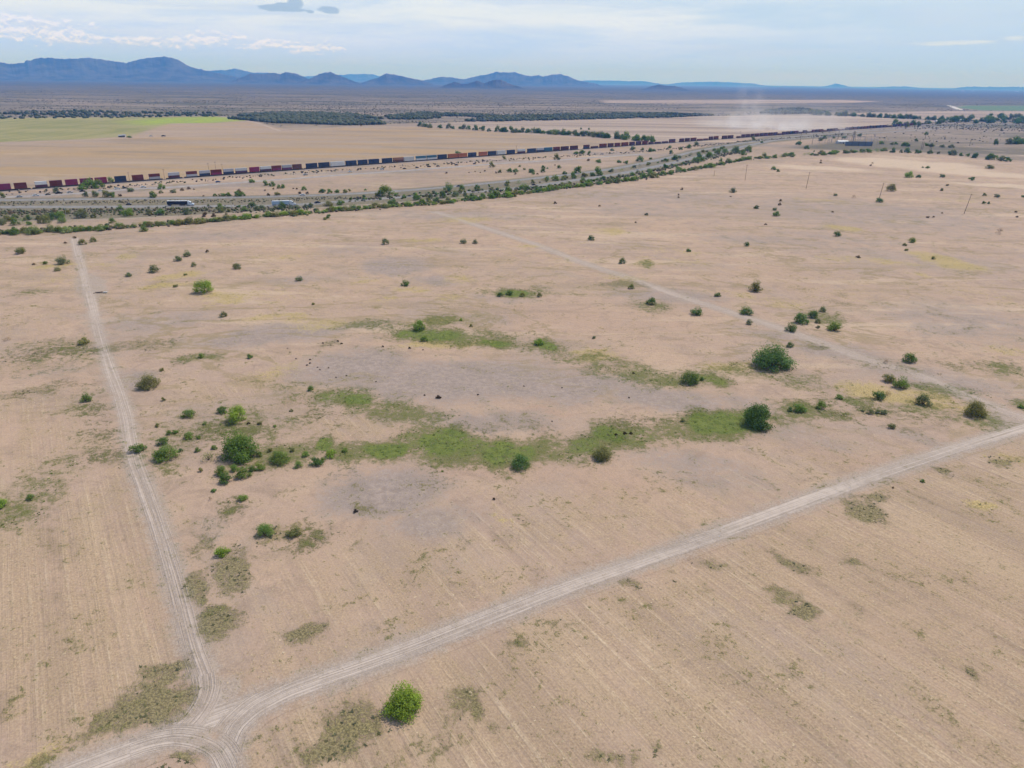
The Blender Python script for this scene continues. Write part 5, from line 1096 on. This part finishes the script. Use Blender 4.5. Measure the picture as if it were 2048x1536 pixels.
# ------------------------------------------------------------------ uncountable cover: desert scrub far off, grass and straw tufts near by
def scrub_mesh(P, W, H, rng, cols):
    n = len(P); k = 6
    ang = (np.arange(k)[None] + rng.uniform(-0.3, 0.3, (n, k))) * 2 * math.pi / k
    r = W[:, None] * rng.uniform(0.35, 0.62, (n, k)); hz = H[:, None] * rng.uniform(0.35, 0.75, (n, k))
    base = np.stack([P[:, None, 0] + r * np.cos(ang) * 0.75, P[:, None, 1] + r * np.sin(ang) * 0.75, np.zeros((n, k)) - 0.05], -1)
    mid = np.stack([P[:, None, 0] + r * np.cos(ang), P[:, None, 1] + r * np.sin(ang), hz], -1)
    top = np.stack([P[:, 0] + W * rng.uniform(-.15, .15, n), P[:, 1] + W * rng.uniform(-.15, .15, n), H], -1)[:, None]
    V = np.concatenate([base, mid, top], 1).reshape(-1, 3); o = np.arange(n)[:, None] * (2 * k + 1); i = np.arange(k)[None]; j = (i + 1) % k
    quads = np.stack([o + i, o + j, o + k + j, o + k + i], -1).reshape(-1, 4); tr = np.stack([o + k + i, o + k + j, o + 2 * k + 0 * i], -1).reshape(-1, 3)
    F = np.concatenate([np.stack([quads[:, 0], quads[:, 1], quads[:, 2]], 1), np.stack([quads[:, 0], quads[:, 2], quads[:, 3]], 1), tr])
    return V, F, np.repeat(cols, 2 * k + 1, 0)
def vcol_mat(name):
    m, t = new_mat(name); a = t.attr('col'); P = t.new('ShaderNodeNewGeometry').outputs['Position']
    c = t.mix(1.0, a.outputs['Color'], t.combine(*(t.step(t.noise(P, 0.8, 3), 0.2, 0.8, False, 0.7, 1.3),) * 3), 'MULTIPLY'); finish(t, c, None, 0.95, spec=0.05); return m
M_SCRUB = vcol_mat("scrub_leaves"); M_TUFT = vcol_mat("grass_blades")
def scrub(name, n, region, w, h, palette, rng):
    X, Y = region(n, rng); n = len(X)
    W = rng.uniform(*w, n); H = W * rng.uniform(*h, n); pal = np.array(palette); c = pal[rng.integers(0, len(pal), n)] * rng.uniform(0.75, 1.25, (n, 1))
    V, F, cv = scrub_mesh(np.stack([X, Y], 1), W, H, rng, np.concatenate([c, np.ones((n, 1))], 1))
    me = mesh_from(name, V, F, smooth=True); set_attr(me, 'col', cv); return tag(link(name, me, mat=M_SCRUB), kind='stuff')
def inside_poly(pxpts):
    P = np.array([at(*p) for p in pxpts]); lo, hi = P.min(0), P.max(0)
    def f(n, rng):
        X = rng.uniform(lo[0], hi[0], n * 3); Y = rng.uniform(lo[1], hi[1], n * 3); m = poly_field(X, Y, P, 1.0) > rng.uniform(0.3, 0.7, n * 3)
        m &= value_noise(X, Y, 140, 4) > 0.36
        return X[m][:n], Y[m][:n]
    return f
DK = [(0.075, 0.090, 0.052), (0.090, 0.100, 0.058), (0.065, 0.082, 0.050), (0.11, 0.11, 0.07)]
scrub("dense_scrub", 3600, inside_poly([(455,238),(480,231),(560,226),(700,229),(775,239),(772,249),(700,251),(640,249),(545,246),(495,241)]), (6, 13), (0.45, 0.75), DK, RNG)
scrub("dense_scrub", 3200, inside_poly([(788,244),(770,233),(850,226),(1000,232),(1200,228.5),(1330,227),(1430,231),(1335,235.5),(1000,243)]), (6, 13), (0.4, 0.7), DK, RNG)
scrub("dense_scrub", 900, inside_poly([(1520,227),(1540,219),(1600,217),(1650,224),(1640,229)]), (8, 15), (0.4, 0.7), DK, RNG)
scrub("dense_scrub", 380, inside_poly([(0,226),(150,222),(420,226),(460,234),(300,236),(0,238)]), (6, 12), (0.4, 0.7), DK, RNG)
def plain(n, rng):
    th = rng.uniform(-0.80, 0.78, n * 4); R = 1650 * (9000 / 1650) ** rng.uniform(0, 1, n * 4) ; X = R * np.sin(th); Y = R * np.cos(th)
    sc = ground_layers(X, Y)[1][:, 2]
    band = value_noise(X, Y * 2.6, 900, 8, 4); wash = np.abs(value_noise(X, Y * 2.2, 1600, 21, 3) - 0.5) < 0.028
    m = (sc > 0.6) & (((band > 0.54) & (rng.uniform(0, 1, n * 4) < 0.9)) | wash | (rng.uniform(0, 1, n * 4) < 0.10))
    return X[m][:n], Y[m][:n]
scrub("desert_scrub", 20000, plain, (2.0, 5.0), (0.3, 0.5), [(0.115, 0.104, 0.078), (0.10, 0.095, 0.068), (0.13, 0.112, 0.086), (0.085, 0.088, 0.06)], RNG)
def tall_plain(pxpts, seed):
    return inside_poly(pxpts)
# small dry weeds between the highway lanes
def strip_region(pxpts, off):
    P = np.array([at(*p) for p in pxpts]); s = np.r_[0, np.cumsum(np.linalg.norm(np.diff(P, axis=0), axis=1))]
    def f(n, rng):
        u = rng.uniform(0, s[-1], n); X = np.interp(u, s, P[:, 0]); Y = np.interp(u, s, P[:, 1]); return X + rng.normal(0, off * .3, n), Y + rng.normal(0, off, n)
    return f
WEED = [(0.12, 0.10, 0.065), (0.09, 0.095, 0.05), (0.15, 0.12, 0.08), (0.10, 0.12, 0.055)]
scrub("roadside_weeds", 900, strip_region([(-40,426),(250,423),(420,421),(620,417)], 9), (0.8, 2.4), (0.4, 0.8), WEED, RNG)
scrub("roadside_weeds", 500, strip_region([(-40,407),(250,404),(500,402),(700,396)], 5), (0.6, 1.6), (0.4, 0.8), WEED, RNG)
scrub("roadside_weeds", 900, strip_region([(-40,466),(250,455),(620,426),(900,403),(1250,361),(1500,318)], 5), (1.2, 3.2), (0.4, 0.8), WEED + [(0.09, 0.13, 0.04)], RNG)
scrub("roadside_weeds", 900, strip_region([(0,388),(260,372),(600,346),(1000,321),(1290,303),(1500,282),(1700,268)], 7), (0.8, 2.6), (0.4, 0.8), WEED + [(0.3, 0.25, 0.2), (0.06, 0.05, 0.05)], RNG)
scrub("roadside_weeds", 600, strip_region([(700,402),(900,388),(1100,374),(1260,353),(1400,321),(1500,300)], 7), (1.2, 3.5), (0.4, 0.8), WEED + [(0.09, 0.13, 0.04)], RNG)
# grass: thin blades gathered in tufts
def tufts(name, field, n, Rmax, size, pal, thr, rng, blades=7, flat=0.5):
    X = rng.uniform(-330, 360, n * 6); Y = rng.uniform(70, Rmax, n * 6)
    keep = (np.abs(np.arctan2(X, Y)) < 0.85)
    X, Y = X[keep], Y[keep]
    v = ell_field(X, Y, ELLS[field]); nz = value_noise(X, Y, 7, 5, 3); m = v + (nz - 0.5) * 1.1 > thr + rng.uniform(-0.05, 0.25, len(v))
    X, Y = X[m][:n], Y[m][:n]; n = len(X)
    s = rng.uniform(*size, n); ang = rng.uniform(0, 2 * math.pi, (n, blades)); ln = s[:, None] * rng.uniform(0.5, 1.1, (n, blades))
    up = rng.uniform(flat * 0.4, flat, (n, blades)); ca, sa = np.cos(ang), np.sin(ang); wdt = s[:, None] * rng.uniform(0.16, 0.32, (n, blades))
    bx = X[:, None] + rng.uniform(-.35, .35, (n, blades)) * s[:, None]; by = Y[:, None] + rng.uniform(-.35, .35, (n, blades)) * s[:, None]
    A = np.stack([bx - sa * wdt, by + ca * wdt, np.zeros_like(bx)], -1); B = np.stack([bx + sa * wdt, by - ca * wdt, np.zeros_like(bx)], -1); T = np.stack([bx + ca * ln, by + sa * ln, ln * up], -1)
    V = np.stack([A, B, T], 2).reshape(-1, 3); F = np.arange(len(V)).reshape(-1, 3)
    pal = np.array(pal); c = pal[rng.integers(0, len(pal), n)] * rng.uniform(0.75, 1.3, (n, 1)); c = np.repeat(np.concatenate([c, np.ones((n, 1))], 1), blades * 3, 0)
    me = mesh_from(name, V, F); set_attr(me, 'col', c); tag(link(name, me, mat=M_TUFT), kind='stuff')
tufts("green_grass", 'green', 16000, 420, (0.25, 0.6), [(0.105, 0.145, 0.028), (0.12, 0.155, 0.036), (0.10, 0.120, 0.034), (0.17, 0.165, 0.062)], 0.55, RNG)
tufts("weed_mat", 'olive', 13000, 300, (0.25, 0.6), [(0.10, 0.102, 0.05), (0.14, 0.135, 0.062), (0.21, 0.18, 0.09), (0.085, 0.09, 0.052)], 0.50, RNG)
tufts("dry_grass", 'straw', 9000, 300, (0.2, 0.45), [(0.40, 0.30, 0.18), (0.36, 0.27, 0.17), (0.46, 0.36, 0.23)], 0.35, RNG, 5, 0.3)
tufts("dry_grass", 'yellow', 5000, 420, (0.35, 0.7), [(0.36, 0.30, 0.11), (0.27, 0.22, 0.085), (0.20, 0.19, 0.07)], 0.45, RNG, 5)

# ------------------------------------------------------------------ dust raised behind the train, and the air itself
def volume_box(name, lo, hi, build):
    b = MB(); b.box(lo[0], hi[0], lo[1], hi[1], lo[2], hi[2]); me = b.mesh(name); m, t = new_mat(name); build(m, t)
    me.materials.append(m); o = link(name, me); tag(o, kind='stuff'); return o
HAZE_DENSITY = 6.5e-5
def haze(m, t):
    v = t.new('ShaderNodeVolumePrincipled'); o = t.new('ShaderNodeOutputMaterial')
    v.inputs['Color'].default_value = (0.075, 0.34, 1.0, 1); v.inputs['Density'].default_value = HAZE_DENSITY; v.inputs['Absorption Color'].default_value = (1, 1, 1, 1)
    t.l.new(v.outputs[0], o.inputs['Volume']); m.cycles.homogeneous_volume = True
volume_box("haze", (-52000, -3000, -4), (52000, 47000, 720), haze)
def dust(m, t):
    """the dust hangs low, thick at the track and torn above"""
    tc = t.new('ShaderNodeTexCoord'); G = tc.outputs['Generated']; P = tc.outputs['Object']; x, y, z = t.xyz(G)
    n = t.noise(P, 0.011, 5, 0.65, 0.5); fx = t.mul(t.step(x, 0.0, 0.35), t.step(x, 1.0, 0.55)); fy = t.mul(t.step(y, 0.0, 0.3), t.step(y, 1.0, 0.5)); fz = t.math('POWER', t.sub(1.0, z), 2.5)
    d = t.mul(t.mul(fx, fy), t.mul(fz, t.step(n, 0.40, 0.72)))
    v = t.new('ShaderNodeVolumePrincipled'); o = t.new('ShaderNodeOutputMaterial')
    v.inputs['Color'].default_value = (0.93, 0.88, 0.82, 1); t.l.new(t.mul(d, 0.020), v.inputs['Density']); v.inputs['Absorption Color'].default_value = (1, 1, 1, 1); t.l.new(v.outputs[0], o.inputs['Volume'])
gd = at(1540, 258); Dg = np.linalg.norm(gd)
dl = volume_box("dust_cloud", (-190, -220, 0), (200, 260, 75), dust); dl.location = (gd[0], gd[1], 0.5)
def plume(m, t):
    tc = t.new('ShaderNodeTexCoord'); x, y, z = t.xyz(tc.outputs['Generated'])
    r = t.math('SQRT', t.add(t.math('POWER', t.sub(x, 0.5), 2.0), t.math('POWER', t.sub(y, 0.5), 2.0)))
    n = t.noise(tc.outputs['Object'], 0.02, 4, 0.6); d = t.mul(t.mul(t.step(r, 0.45, 0.1), t.step(z, 1.0, 0.3)), t.step(n, 0.35, 0.7))
    v = t.new('ShaderNodeVolumePrincipled'); o = t.new('ShaderNodeOutputMaterial')
    v.inputs['Color'].default_value = (0.93, 0.89, 0.84, 1); t.l.new(t.mul(d, 0.0055), v.inputs['Density']); v.inputs['Absorption Color'].default_value = (1, 1, 1, 1); t.l.new(v.outputs[0], o.inputs['Volume'])
gp = at(1496, 240)
dp = volume_box("dust_cloud", (-70, -70, 0), (70, 70, 150), plume); dp.location = (gp[0], gp[1], 1.0)
